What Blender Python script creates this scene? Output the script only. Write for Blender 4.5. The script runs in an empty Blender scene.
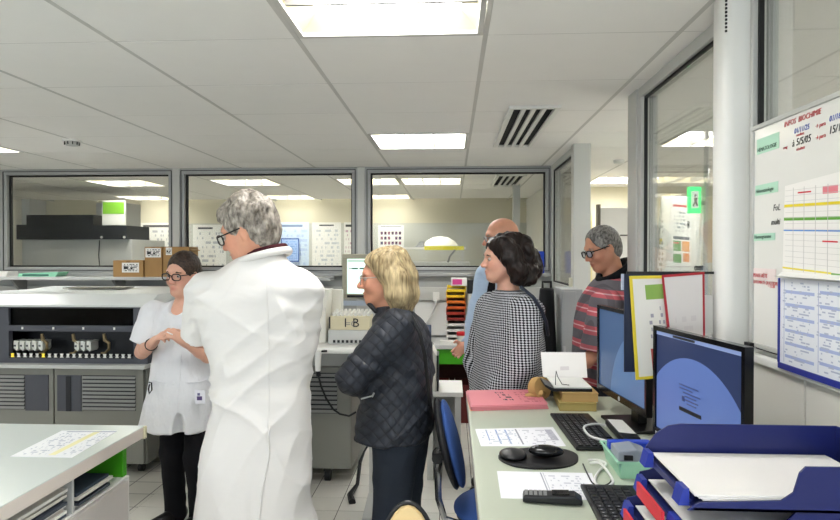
import bpy, bmesh, math, random
import numpy as np
from mathutils import Matrix, Vector, Euler

# ------------------------------------------------------------------ camera, world, exposure
FPX, CAMZ = 620.0, 1.52
YAW, PITCH = math.atan(32 / FPX), math.atan(7 / FPX)
scene = bpy.context.scene
COL = scene.collection
cam_d = bpy.data.cameras.new('camera'); cam = bpy.data.objects.new('camera', cam_d); COL.objects.link(cam)
cam_d.sensor_width = 36; cam_d.lens = 36 * FPX / 840; cam_d.clip_start = .05
cam.location = (0, 0, CAMZ); cam.rotation_euler = (math.pi / 2 - PITCH, 0, YAW)
scene.camera = cam
CR = np.array(Euler((math.pi / 2 - PITCH, 0, YAW)).to_matrix())

world = bpy.data.worlds.new('world'); scene.world = world; world.use_nodes = True
world.node_tree.nodes['Background'].inputs[0].default_value = (.82, .91, 1, 1)
world.node_tree.nodes['Background'].inputs[1].default_value = 2.4
vs = scene.view_settings
vs.view_transform = 'Standard'; vs.look = 'None'; vs.gamma = 1; vs.use_curve_mapping = False
vs.exposure = 0.68
LIGHT = 16.0          # emission of the ceiling troffers

def at(u, v, Y=None, Z=None, X=None):
    """the point of the place seen at pixel (u, v) on a plane of known depth, height or side"""
    d = CR @ np.array([(u - 420) / FPX, (260 - v) / FPX, -1.0])
    if Y is not None: t = Y / d[1]
    elif Z is not None: t = (Z - CAMZ) / d[2]
    else: t = X / d[0]
    return np.array([0, 0, CAMZ]) + d * t
def ax(u, Y): return at(u, 253, Y=Y)[0]
def az(v, Y, u=452): return at(u, v, Y=Y)[2]

rng = random.Random(7)
A = np.array
def nrm(v): v = A(v, float); return v / np.linalg.norm(v)

# ------------------------------------------------------------------ materials
def C(h):
    if isinstance(h, str):
        h = h.lstrip('#'); s = [int(h[i:i+2], 16) / 255 for i in (0, 2, 4)]
        return tuple(x / 12.92 if x <= .04045 else ((x + .055) / 1.055) ** 2.4 for x in s)
    return tuple(h)
MATS = {}
class N:
    """small node-graph helper"""
    def __init__(s, name):
        s.m = bpy.data.materials.new(name); s.m.use_nodes = True
        s.t = s.m.node_tree; s.b = s.t.nodes['Principled BSDF']; s.out = s.t.nodes['Material Output']
    def n(s, typ, **kw):
        x = s.t.nodes.new(typ)
        for k, v in kw.items(): setattr(x, k, v)
        return x
    def l(s, a, b): s.t.links.new(a, b)
    def val(s, sock, v):
        if isinstance(v, bpy.types.NodeSocket): s.l(v, sock)
        else: sock.default_value = v
    def math(s, op, a, b=0.0, c=None):
        x = s.n('ShaderNodeMath', operation=op); s.val(x.inputs[0], a); s.val(x.inputs[1], b)
        if c is not None: s.val(x.inputs[2], c)
        return x.outputs[0]
    def mix(s, f, a, b):
        x = s.n('ShaderNodeMix', data_type='RGBA'); s.val(x.inputs[0], f)
        for i, q in ((6, a), (7, b)):
            s.val(x.inputs[i], q if isinstance(q, bpy.types.NodeSocket) else (*q, 1))
        return x.outputs[2]
    def coord(s, which='Object', scale=(1, 1, 1), rot=(0, 0, 0)):
        tc = s.n('ShaderNodeTexCoord'); mp = s.n('ShaderNodeMapping')
        mp.inputs['Scale'].default_value = scale; mp.inputs['Rotation'].default_value = rot
        s.l(tc.outputs[which], mp.inputs[0]); return mp.outputs[0]
    def noise(s, vec, scale=5, detail=3, rough=.55):
        x = s.n('ShaderNodeTexNoise'); x.inputs['Scale'].default_value = scale; x.inputs['Detail'].default_value = detail
        x.inputs['Roughness'].default_value = rough; s.l(vec, x.inputs['Vector']); return x.outputs[0]
    def bump(s, h, strength=.3, dist=.01):
        x = s.n('ShaderNodeBump'); x.inputs['Strength'].default_value = strength; x.inputs['Distance'].default_value = dist
        s.l(h, x.inputs['Height']); s.l(x.outputs[0], s.b.inputs['Normal'])
    def ramp(s, f, lo, hi):
        x = s.n('ShaderNodeMapRange'); s.l(f, x.inputs[0]); x.inputs[1].default_value = lo; x.inputs[2].default_value = hi
        return x.outputs[0]
    def setc(s, col, rough=.5, metal=0, spec=.5):
        s.val(s.b.inputs['Base Color'], col if isinstance(col, bpy.types.NodeSocket) else (*col, 1))
        s.b.inputs['Roughness'].default_value = rough; s.b.inputs['Metallic'].default_value = metal
        s.b.inputs['Specular IOR Level'].default_value = spec

def M(name, col, rough=.5, metal=0, var=.06, vscale=6, bump=0, bscale=60, spec=.4, emit=0):
    if name in MATS: return MATS[name]
    g = N(name); col = C(col); co = g.coord()
    nz = g.noise(co, vscale)
    c = g.mix(nz, tuple(min(1, x * (1 - var)) for x in col), tuple(min(1, x * (1 + var)) for x in col))
    g.setc(c, rough, metal, spec)
    if bump: g.bump(g.noise(co, bscale, 4), bump, .004)
    if emit:
        g.b.inputs['Emission Color'].default_value = (*col, 1); g.b.inputs['Emission Strength'].default_value = emit
    MATS[name] = g.m; return g.m

def glass_mat(name, tint=(1, 1, 1), refl=1.0):
    g = N(name); g.t.nodes.remove(g.b)
    tr = g.n('ShaderNodeBsdfTransparent'); tr.inputs[0].default_value = (*tint, 1)
    gl = g.n('ShaderNodeBsdfGlossy'); gl.inputs['Roughness'].default_value = .01
    fr = g.n('ShaderNodeFresnel'); fr.inputs[0].default_value = 1.3
    mx = g.n('ShaderNodeMixShader'); g.l(g.math('MULTIPLY', fr.outputs[0], refl), mx.inputs[0])
    g.l(tr.outputs[0], mx.inputs[1]); g.l(gl.outputs[0], mx.inputs[2]); g.l(mx.outputs[0], g.out.inputs[0])
    return g.m

def print_mat(name, base, rects=(), texts=(), rough=.6, emit=0):
    """flat print: rects (u0,u1,v0,v1,colour); texts (u0,u1,v0,v1,rows,colour,density[,cols])"""
    g = N(name); tc = g.n('ShaderNodeTexCoord'); sp = g.n('ShaderNodeSeparateXYZ'); g.l(tc.outputs['UV'], sp.inputs[0])
    u, v = sp.outputs[0], sp.outputs[1]
    def box(u0, u1, v0, v1):
        a = g.math('MULTIPLY', g.math('GREATER_THAN', u, u0), g.math('LESS_THAN', u, u1))
        b = g.math('MULTIPLY', g.math('GREATER_THAN', v, v0), g.math('LESS_THAN', v, v1))
        return g.math('MULTIPLY', a, b)
    c = g.mix(0.0, C(base), C(base))
    for (u0, u1, v0, v1, col) in rects:
        c = g.mix(box(u0, u1, v0, v1), c, C(col))
    for t in texts:
        u0, u1, v0, v1, rows, col, dens = t[:7]; cols = t[7] if len(t) > 7 else 24
        vv = g.math('MULTIPLY', g.math('SUBTRACT', v, v0), rows / (v1 - v0))
        line = g.math('LESS_THAN', g.math('ABSOLUTE', g.math('SUBTRACT', g.math('FRACT', vv), .5)), .27)
        cb = g.n('ShaderNodeCombineXYZ')
        g.l(g.math('MULTIPLY', g.math('SUBTRACT', u, u0), cols / (u1 - u0)), cb.inputs[0])
        g.l(g.math('MULTIPLY', g.math('FLOOR', vv), 7.31), cb.inputs[1])
        nz = g.noise(cb.outputs[0], 1.0, 1)
        m = g.math('MULTIPLY', line, g.math('GREATER_THAN', nz, .62 - .25 * dens))
        c = g.mix(g.math('MULTIPLY', m, box(u0, u1, v0, v1)), c, C(col))
    g.setc(c, rough, 0, .3)
    if emit:
        g.l(c, g.b.inputs['Emission Color']); g.b.inputs['Emission Strength'].default_value = emit
    MATS[name] = g.m; return g.m

# ------------------------------------------------------------------ mesh building
ORG = {}
def finish(o, label=None, cat=None, group=None, kind=None):
    if label: o['label'] = label
    if cat: o['category'] = cat
    if group: o['group'] = group
    if kind: o['kind'] = kind
    return o
def thing(name, label, cat, loc=(0, 0, 0), rotz=0, group=None, kind=None):
    o = bpy.data.objects.new(name, None); COL.objects.link(o); o.empty_display_size = .05
    o.location = loc; o.rotation_euler = (0, 0, rotz); ORG[o] = A(loc, float)
    return finish(o, label, cat, group, kind)

class MB:
    def __init__(s): s.v = []; s.f = []
    def add(s, vs, fs):
        b = len(s.v); s.v += [tuple(map(float, p)) for p in vs]; s.f += [tuple(i + b for i in q) for q in fs]; return s
    def box(s, x0, x1, y0, y1, z0, z1):
        x0, x1 = sorted((x0, x1)); y0, y1 = sorted((y0, y1)); z0, z1 = sorted((z0, z1))
        return s.add([(x0,y0,z0),(x1,y0,z0),(x1,y1,z0),(x0,y1,z0),(x0,y0,z1),(x1,y0,z1),(x1,y1,z1),(x0,y1,z1)],
                     [(3,2,1,0),(4,5,6,7),(0,1,5,4),(1,2,6,5),(2,3,7,6),(3,0,4,7)])
    def slab(s, corners, n, th):
        """four corners (counter-clockwise seen from the normal side), thickness away from the normal"""
        c = [A(p, float) for p in corners]; n = nrm(n) * th
        return s.add(c + [p - n for p in c], [(0,1,2,3),(7,6,5,4),(1,0,4,5),(2,1,5,6),(3,2,6,7),(0,3,7,4)])
    def cyl(s, p0, p1, r0, r1=None, n=14, cap=True):
        r1 = r0 if r1 is None else r1
        p0, p1 = A(p0, float), A(p1, float); d = nrm(p1 - p0)
        a = nrm(np.cross(d, (0, 0, 1) if abs(d[2]) < .9 else (1, 0, 0))); b = np.cross(d, a)
        vs = []
        for p, r in ((p0, r0), (p1, r1)):
            for i in range(n):
                t = 2 * math.pi * i / n; vs.append(p + r * (math.cos(t) * a + math.sin(t) * b))
        fs = [(i, (i + 1) % n, n + (i + 1) % n, n + i) for i in range(n)]
        if cap: fs += [tuple(range(n - 1, -1, -1)), tuple(range(n, 2 * n))]
        return s.add(vs, fs)
    def tube(s, pts, r, n=8, cap=True):
        pts = [A(p, float) for p in pts]; L = len(pts); vs = []; prev = None
        for i, p in enumerate(pts):
            d = nrm(pts[min(i + 1, L - 1)] - pts[max(i - 1, 0)])
            if prev is None: prev = np.cross(d, (0, 0, 1) if abs(d[2]) < .9 else (1, 0, 0))
            a = nrm(prev - d * np.dot(prev, d)); prev = a; b = np.cross(d, a)
            rr = r[i] if hasattr(r, '__len__') else r
            for k in range(n):
                t = 2 * math.pi * k / n; vs.append(p + rr * (math.cos(t) * a + math.sin(t) * b))
        fs = [(i*n+k, i*n+(k+1) % n, (i+1)*n+(k+1) % n, (i+1)*n+k) for i in range(L-1) for k in range(n)]
        if cap: fs += [tuple(range(n - 1, -1, -1)), tuple(range((L-1)*n, L*n))]
        return s.add(vs, fs)
    def prism(s, poly, a, b, axis='y'):
        """2D outline extruded between a and b along an axis"""
        n = len(poly)
        def P(p, t): return {'y': (p[0], t, p[1]), 'x': (t, p[0], p[1]), 'z': (p[0], p[1], t)}[axis]
        vs = [P(p, a) for p in poly] + [P(p, b) for p in poly]
        return s.add(vs, [tuple(range(n)), tuple(range(2*n-1, n-1, -1))] + [(i, n+i, n+(i+1) % n, (i+1) % n) for i in range(n)])
    def lathe(s, c, prof, n=20):
        c = A(c, float); vs = []
        for r, z in prof:
            for k in range(n):
                t = 2 * math.pi * k / n; vs.append(c + A([r*math.cos(t), r*math.sin(t), z]))
        L = len(prof)
        fs = [(i*n+k, i*n+(k+1) % n, (i+1)*n+(k+1) % n, (i+1)*n+k) for i in range(L-1) for k in range(n)]
        fs += [tuple(range(n-1, -1, -1)), tuple(range((L-1)*n, L*n))]
        return s.add(vs, fs)
    def sph(s, c, r, n=12, m=8):
        r = (r, r, r) if not hasattr(r, '__len__') else r
        c = A(c, float); vs = [c + A([0, 0, -r[2]])]
        for i in range(1, m):
            p = -math.pi/2 + math.pi * i / m
            for k in range(n):
                t = 2*math.pi*k/n; vs.append(c + A([r[0]*math.cos(p)*math.cos(t), r[1]*math.cos(p)*math.sin(t), r[2]*math.sin(p)]))
        vs.append(c + A([0, 0, r[2]])); e = len(vs) - 1
        fs = [(0, 1+(k+1) % n, 1+k) for k in range(n)]
        fs += [(1+i*n+k, 1+i*n+(k+1) % n, 1+(i+1)*n+(k+1) % n, 1+(i+1)*n+k) for i in range(m-2) for k in range(n)]
        fs += [(e, 1+(m-2)*n+k, 1+(m-2)*n+(k+1) % n) for k in range(n)]
        return s.add(vs, fs)
    def xf(s, mat):
        mat = Matrix(mat) if not isinstance(mat, Matrix) else mat
        s.v = [tuple(mat @ Vector(p)) for p in s.v]; return s
    def rot(s, deg, axis, c):
        c = Vector(tuple(map(float, c))); return s.xf(Matrix.Translation(c) @ Matrix.Rotation(math.radians(deg), 4, axis) @ Matrix.Translation(-c))
    def build(s, name, mat, parent=None, bevel=0, smooth=False, local=False, uv=None, label=None, cat=None, group=None, kind=None):
        vs = np.array(s.v); org = np.zeros(3)
        if parent is None:
            lo, hi = vs.min(0), vs.max(0); org = A([(lo[0]+hi[0])/2, (lo[1]+hi[1])/2, lo[2]])
        elif not local: org = ORG.get(parent, np.zeros(3))
        me = bpy.data.meshes.new(name); me.from_pydata((vs - org).tolist(), [], s.f)
        bm = bmesh.new(); bm.from_mesh(me)
        bmesh.ops.recalc_face_normals(bm, faces=bm.faces)
        if bevel:
            bmesh.ops.bevel(bm, geom=[e for e in bm.edges], offset=bevel, segments=2, profile=.6, affect='EDGES', clamp_overlap=True)
        bm.to_mesh(me); bm.free()
        if uv is not None:
            lay = me.uv_layers.new(name='UVMap'); p0, pu, pv = [A(q, float) - org for q in uv]
            eu, ev = pu - p0, pv - p0
            for lp in me.loops:
                q = np.array(me.vertices[lp.vertex_index].co) - p0
                lay.data[lp.index].uv = (q @ eu / (eu @ eu), q @ ev / (ev @ ev))
        if smooth:
            me.shade_smooth()
            if smooth != 'all': me.set_sharp_from_angle(angle=math.radians(40))
        me.materials.append(mat)
        o = bpy.data.objects.new(name, me); COL.objects.link(o)
        if parent is None: o.location = org; ORG[o] = org
        else: o.parent = parent; ORG[o] = ORG.get(parent, np.zeros(3))
        return finish(o, label, cat, group, kind)
def bx(*a): return MB().box(*a)
def share(src, name, parent, loc):
    o = bpy.data.objects.new(name, src.data); COL.objects.link(o); o.parent = parent; o.location = loc; return o
def sheet(name, corners, mat, parent=None, th=.0008, normal=None, **kw):
    """a printed sheet: corners bottom-left, bottom-right, top-right, top-left as read"""
    c = [A(p, float) for p in corners]; n = np.cross(c[1]-c[0], c[3]-c[0]) if normal is None else A(normal, float)
    return MB().slab(c, n, th).build(name, mat, parent, uv=(c[0], c[1], c[3]), **kw)
def text(body, mat, parent, origin, ex, ey, size, name='lettering', depth=.0006, shear=0, local=False):
    """raised lettering lying in the plane of ex / ey"""
    cu = bpy.data.curves.new(name, 'FONT'); cu.body = body; cu.size = size; cu.extrude = depth; cu.shear = shear
    cu.resolution_u = 2; tmp = bpy.data.objects.new(name, cu); COL.objects.link(tmp); bpy.context.view_layer.update()
    me = bpy.data.meshes.new_from_object(tmp.evaluated_get(bpy.context.evaluated_depsgraph_get())); me.name = name
    bpy.data.objects.remove(tmp); bpy.data.curves.remove(cu); o = bpy.data.objects.new(name, me); COL.objects.link(o)
    ex = nrm(ex); ey = nrm(A(ey, float) - ex * np.dot(ex, ey)); ez = np.cross(ex, ey)
    m = Matrix.Identity(4)
    org = A(origin, float) - (0 if local else ORG.get(parent, np.zeros(3)))
    for i in range(3): m[i][0], m[i][1], m[i][2], m[i][3] = ex[i], ey[i], ez[i], org[i]
    o.parent = parent; o.matrix_local = m; me.materials.clear(); me.materials.append(mat); return o

# ------------------------------------------------------------------ sculpting (distance fields meshed with surface nets)
_rt = np.random.RandomState(3).rand(64, 64, 64).astype(np.float32) * 2 - 1
def vnoise(P):
    i = np.floor(P).astype(int); f = P - i; f = f * f * (3 - 2 * f); i &= 63; j = (i + 1) & 63
    def T(a, b, c): return _rt[a, b, c]
    x0, y0, z0 = i.T; x1, y1, z1 = j.T; fx, fy, fz = f.T
    c00 = T(x0,y0,z0)*(1-fx)+T(x1,y0,z0)*fx; c10 = T(x0,y1,z0)*(1-fx)+T(x1,y1,z0)*fx
    c01 = T(x0,y0,z1)*(1-fx)+T(x1,y0,z1)*fx; c11 = T(x0,y1,z1)*(1-fx)+T(x1,y1,z1)*fx
    return (c00*(1-fy)+c10*fy)*(1-fz)+(c01*(1-fy)+c11*fy)*fz
class Sculpt:
    def __init__(s, h=.006): s.h = h; s.p = []
    def _add(s, fn, lo, hi, k, op): s.p.append((fn, A(lo, float), A(hi, float), k, op)); return s
    def cone(s, a, b, ra, rb=None, k=.02, op='add', flat=False):
        a, b = A(a, float), A(b, float); rb = ra if rb is None else rb; L = np.linalg.norm(b - a); d = (b - a) / max(L, 1e-6)
        def fn(P):
            q = P - a; t = q @ d; tc = np.clip(t / max(L, 1e-6), 0, 1)
            if flat:
                rad = np.sqrt(np.maximum((q * q).sum(-1) - t * t, 0)); o = np.maximum(rad - (ra + (rb - ra) * tc), t - L)
                return np.maximum(o, -t - ra)
            return np.sqrt(((q - (tc * L)[..., None] * d) ** 2).sum(-1)) - (ra + (rb - ra) * tc)
        r = max(ra, rb); return s._add(fn, np.minimum(a, b) - r, np.maximum(a, b) + r, k, op)
    def chain(s, pts, rs, k=.02):
        for i in range(len(pts) - 1): s.cone(pts[i], pts[i+1], rs[i], rs[i+1], k)
        return s
    def ell(s, c, r, R=None, k=.02, op='add'):
        c = A(c, float); r = A(r, float); R = np.eye(3) if R is None else R
        def fn(P):
            q = ((P - c) @ R); n = np.sqrt(((q / r) ** 2).sum(-1)) ; g = np.sqrt(((q / r**2) ** 2).sum(-1))
            return np.where(g > 1e-6, n * (n - 1) / np.maximum(g, 1e-6), -r.min())
        ext = np.sqrt(((R * r) ** 2).sum(1)); return s._add(fn, c - ext, c + ext, k, op)
    def loft(s, secs, face, k=.03, op='add', pw=2.3):
        """secs: (x, y, z, half width sideways, half depth front-back), any order in z; face: unit xy facing"""
        S_ = np.array(sorted(secs, key=lambda q: q[2]), float); z = S_[:, 2]
        zz = np.linspace(z[0], z[-1], 60)
        def sm(c):
            y = np.interp(zz, z, c)
            for _ in range(6): y[1:-1] = .25*y[:-2]+.5*y[1:-1]+.25*y[2:]
            return y
        cx, cy, rx, ry = [sm(S_[:, i]) for i in (0, 1, 3, 4)]
        f = A([face[0], face[1]], float); f /= np.linalg.norm(f); r = A([f[1], -f[0]])
        def fn(P):
            Z = P[..., 2]; X = np.interp(Z, zz, cx); Y = np.interp(Z, zz, cy); a = np.interp(Z, zz, rx); b = np.interp(Z, zz, ry)
            dx, dy = P[..., 0] - X, P[..., 1] - Y; u = np.abs(dx*r[0]+dy*r[1]) / a; w = np.abs(dx*f[0]+dy*f[1]) / b
            d = ((u ** pw + w ** pw) ** (1 / pw) - 1) * np.minimum(a, b)
            return np.maximum(d, np.maximum(Z - z[-1], z[0] - Z))
        m = S_[:, 3:].max() * 1.05
        return s._add(fn, (S_[:, 0].min()-m, S_[:, 1].min()-m, z[0]), (S_[:, 0].max()+m, S_[:, 1].max()+m, z[-1]), k, op)
    def cut(s, p, n):
        """remove everything on the side the normal points to"""
        p, n = A(p, float), nrm(n); s.p.append((lambda P: (P - p) @ n, None, None, 0, 'cut')); return s
    def field(s):
        h = s.h; add = [q for q in s.p if q[4] == 'add']
        lo = np.min([q[1] for q in add], 0) - 4*h; hi = np.max([q[2] for q in add], 0) + 4*h
        n = np.ceil((hi - lo) / h).astype(int) + 1
        ax_ = [lo[i] + h * np.arange(n[i]) for i in range(3)]
        f = np.full(n, 1.0, np.float32)
        for fn, a, b, k, op in s.p:
            if op == 'cut': i0, i1 = np.zeros(3, int), n
            else:
                i0 = np.maximum(((a - k - 2*h - lo) / h).astype(int), 0); i1 = np.minimum(((b + k + 2*h - lo) / h).astype(int) + 2, n)
            if (i1 <= i0).any(): continue
            sl = tuple(slice(i0[i], i1[i]) for i in range(3))
            g = np.stack(np.meshgrid(*[ax_[i][sl[i]] for i in range(3)], indexing='ij'), -1)
            d = fn(g).astype(np.float32); o = f[sl]
            if op == 'add':
                if k > 0:
                    e = np.clip(.5 + .5*(o - d)/k, 0, 1); f[sl] = o*(1-e) + d*e - k*e*(1-e)
                else: f[sl] = np.minimum(o, d)
            elif op == 'sub':
                e = np.clip(.5 - .5*(o + d)/k, 0, 1); f[sl] = o*(1-e) - d*e + k*e*(1-e)
            else: f[sl] = np.maximum(o, d)
        return f, lo
    def mesh(s, smooth=1):
        f, lo = s.field(); h = s.h; ins = f < 0; n = np.array(f.shape)
        cnt = np.zeros(n - 1, np.int8)
        offs = [(i, j, k) for i in (0, 1) for j in (0, 1) for k in (0, 1)]
        for o in offs: cnt += ins[o[0]:n[0]-1+o[0], o[1]:n[1]-1+o[1], o[2]:n[2]-1+o[2]]
        act = np.argwhere((cnt > 0) & (cnt < 8)); idx = np.full(n - 1, -1, np.int32); idx[tuple(act.T)] = np.arange(len(act))
        acc = np.zeros((len(act), 3)); num = np.zeros(len(act))
        for o in offs:
            for axn in range(3):
                if o[axn]: continue
                o2 = list(o); o2[axn] = 1
                a = f[tuple((act + o).T)]; b = f[tuple((act + o2).T)]; m = (a < 0) != (b < 0)
                t = np.where(m, a / np.where(a - b == 0, 1, a - b), 0); p = np.array(o, float)[None].repeat(len(act), 0); p[:, axn] += t
                acc += p * m[:, None]; num += m
        V = lo + h * (act + acc / num[:, None]); Q = []
        for axn in range(3):
            b, c = (axn + 1) % 3, (axn + 2) % 3
            s0 = [slice(None)] * 3; s1 = [slice(None)] * 3; s0[axn] = slice(0, n[axn]-1); s1[axn] = slice(1, n[axn])
            e = np.argwhere(ins[tuple(s0)] != ins[tuple(s1)]); e = e[(e[:, b] > 0) & (e[:, c] > 0) & (e[:, b] < n[b]-1) & (e[:, c] < n[c]-1)]
            up = ins[tuple(e.T)]; db = np.zeros(3, int); db[b] = 1; dc = np.zeros(3, int); dc[c] = 1
            q = np.stack([idx[tuple((e - db - dc).T)], idx[tuple((e - dc).T)], idx[tuple(e.T)], idx[tuple((e - db).T)]], 1)
            q[~up] = q[~up][:, ::-1]; Q.append(q)
        Q = np.concatenate(Q)
        for _ in range(smooth):
            S2 = np.zeros_like(V); k = np.zeros(len(V))
            for i in range(4):
                a, b = Q[:, i], Q[:, (i+1) % 4]
                for x, y in ((a, b), (b, a)):
                    for d in range(3): S2[:, d] += np.bincount(x, V[y, d], len(V))
                    k += np.bincount(x, minlength=len(V))
            V = .5 * V + .5 * S2 / k[:, None]
        return V, Q
def normals(V, Q):
    fn = np.cross(V[Q[:, 2]] - V[Q[:, 0]], V[Q[:, 3]] - V[Q[:, 1]]); Nn = np.zeros_like(V)
    for i in range(4):
        for d in range(3): Nn[:, d] += np.bincount(Q[:, i], fn[:, d], len(V))
    return Nn / np.maximum(np.linalg.norm(Nn, axis=1), 1e-9)[:, None]
def sculpt_obj(name, S, mat, parent=None, smooth=1, disp=None, tint=None, **kw):
    V, Q = S.mesh(smooth)
    if disp is not None: V = V + normals(V, Q) * disp(V)[:, None]
    org = ORG.get(parent, np.zeros(3)) if parent is not None else A([V[:, 0].mean(), V[:, 1].mean(), V[:, 2].min()])
    me = bpy.data.meshes.new(name); me.vertices.add(len(V)); me.vertices.foreach_set('co', (V - org).astype(np.float32).ravel())
    me.loops.add(len(Q) * 4); me.loops.foreach_set('vertex_index', Q.astype(np.int32).ravel())
    me.polygons.add(len(Q)); me.polygons.foreach_set('loop_start', np.arange(0, len(Q)*4, 4, dtype=np.int32))
    me.update(calc_edges=True); me.validate(); me.shade_smooth(); me.materials.append(mat)
    if tint is not None:
        a = me.color_attributes.new('tint', 'FLOAT_COLOR', 'POINT'); c = np.ones((len(V), 4), np.float32); c[:, :3] = tint(V); a.data.foreach_set('color', c.ravel())
    o = bpy.data.objects.new(name, me); COL.objects.link(o)
    if parent is None: o.location = org; ORG[o] = org
    else: o.parent = parent; ORG[o] = ORG.get(parent, np.zeros(3))
    return finish(o, **kw)
# ------------------------------------------------------------------ the room
H = .83; ZC = CAMZ + H; YB = 5.98; XR = .95; YF = 9.7; DESK = .85
TX, TY, GX, GY = .727, .642, .127, 2.382
m_tile = M('ceiling_tile_white', '#f2f0ec', .9, var=.02, bump=.15, bscale=220)
m_bar = M('ceiling_bar', '#cbc9c4', .6)
m_alu = M('grey_aluminium', '#a4a5a3', .42, .2, var=.03)
m_aluw = M('pale_aluminium', '#c3c3be', .45, .1, var=.03)
m_gasket = M('black_gasket', '#151515', .6)
m_wall = M('painted_wall', '#e9e7e0', .8, var=.03)
m_beige = M('beige_wall', '#d8d2bb', .8, var=.03)
m_low = M('grey_wall_panel', '#a8a9a6', .6)
m_white = M('white_lacquer', '#e6e5e0', .35, var=.02)
m_glass = glass_mat('window_glass', (.97, .98, .97), .55)

# floor: base slab with joints drawn far away, real tiles where they can be told apart
g = N('floor_base'); br = g.n('ShaderNodeTexBrick'); br.offset = 0
co = g.coord('Object'); g.l(co, br.inputs['Vector'])
br.inputs['Scale'].default_value = 1; br.inputs['Brick Width'].default_value = .2; br.inputs['Row Height'].default_value = .2
br.inputs['Mortar Size'].default_value = .004
for i, c_ in enumerate(('#d6d3ca', '#cfccc2', '#6f6c66')): br.inputs[i+1].default_value = (*C(c_), 1)
g.setc(br.outputs[0], .3)
floor = MB().box(-6.8, 4.2, -2.6, YF + .1, -.1, 0).build('floor', g.m, kind='structure', label='pale square floor tiles with dark joints', cat='floor')
m_ft = M('floor_tile', '#d6d3ca', .28, var=.08, vscale=3)
ft0 = None
for i in range(-9, 5):
    for j in range(0, 13):
        x, y = i * .2 + .03, 3.1 + j * .2
        if ft0 is None:
            ft0 = MB().box(-.0975, .0975, -.0975, .0975, 0, .004).build('floor_tile', m_ft, floor, local=True, bevel=.0012)
            ft0.location = A([x, y, .1]) - ORG[floor] - A([0, 0, .1]); t0 = ft0
        else: share(ft0, 'floor_tile', floor, A([x, y, 0]) - ORG[floor])
grout = MB().box(-1.87, .93, 3.0, 5.6, 0, .002).build('grout_bed', M('grout', '#5d5a54', .9), floor)

ceil = MB().box(-6.8, 4.2, -2.6, YF + .1, ZC + .12, ZC + .18).build('ceiling', m_tile, kind='structure', label='suspended ceiling of white rectangular panels', cat='ceiling')
COLS, ROWS = range(-10, 6), range(-8, 12)
LIGHTS = {(-1, -1): 'large glowing recessed ceiling light nearest the camera, cream inner edges',
          (-1, 3): 'three-panel recessed ceiling light above the widest clear window',
          (-6, 3): 'recessed ceiling light beyond the smoke detector at the photo edge',
          (-6, -1): 'recessed ceiling light above the white worktop', (-4, -5): 'recessed ceiling light behind the camera over the left worktop',
          (-1, -5): 'recessed ceiling light behind the camera over the aisle', (-6, -5): 'recessed ceiling light in the rear left corner of the room',
          (-6, 7): 'bright ceiling light of the far room seen through the window above the cardboard boxes',
          (-7, 10): 'warm ceiling light deepest in the far room above the dark analyser',
          (-4, 7): 'bright ceiling light of the far room seen in the top corner of the middle window',
          (-4, 10): 'ceiling light of the far room behind the grey-haired man',
          (-2, 7): 'ceiling light of the far room at the left top of the rightmost back window',
          (-1, 7): 'ceiling light of the far room beside the slotted air vent',
          (-2, 10): 'deepest ceiling light of the far room left of the domed lamp',
          (2, 7): 'ceiling light of the corridor above the man in the checked shirt',
          (2, 3): 'ceiling light of the corridor behind the green exit sign', (2, -1): 'ceiling light of the corridor beside the whiteboard',
          (4, 1): 'added unseen ceiling light brightening the corridor level with the white column', (4, 5): 'added unseen ceiling light brightening the corridor level with the doorway'}  # outermost corridor lamps are added out of view to brighten the corridor
VENT = (.35, .58, 3.54, 4.78)
t0 = None
for i in COLS:
    for j in ROWS:
        if (i, j) in LIGHTS: continue
        x, y = GX + TX * (i + .5), GY + TY * (j + .5)
        if x < -6.8 or x > 4.2 or y < -2.6 or y > YF: continue
        loc = A([x, y, ZC]) - ORG[ceil]
        if t0 is None:
            t0 = MB().box(-TX/2+.004, TX/2-.004, -TY/2+.003, TY/2-.003, 0, .015).build('ceiling_tile', m_tile, ceil, local=True, bevel=.002); t0.location = loc
        else:
            q = share(t0, 'ceiling_tile', ceil, loc); q.rotation_euler = (rng.uniform(-.0015, .0015), rng.uniform(-.0015, .0015), 0)
for i in list(COLS) + [6]:
    x = GX + TX * i
    if -6.8 < x < 4.2: MB().box(x-.0095, x+.0095, -2.5, YF, ZC - .001, ZC + .02).build('grid_bar', m_bar, ceil)
for j in list(ROWS):
    y = GY + TY * j
    if y > -2.5: MB().box(-6.7, 4.1, y-.006, y+.006, ZC + .001, ZC + .02).build('grid_bar', m_bar, ceil)

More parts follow.
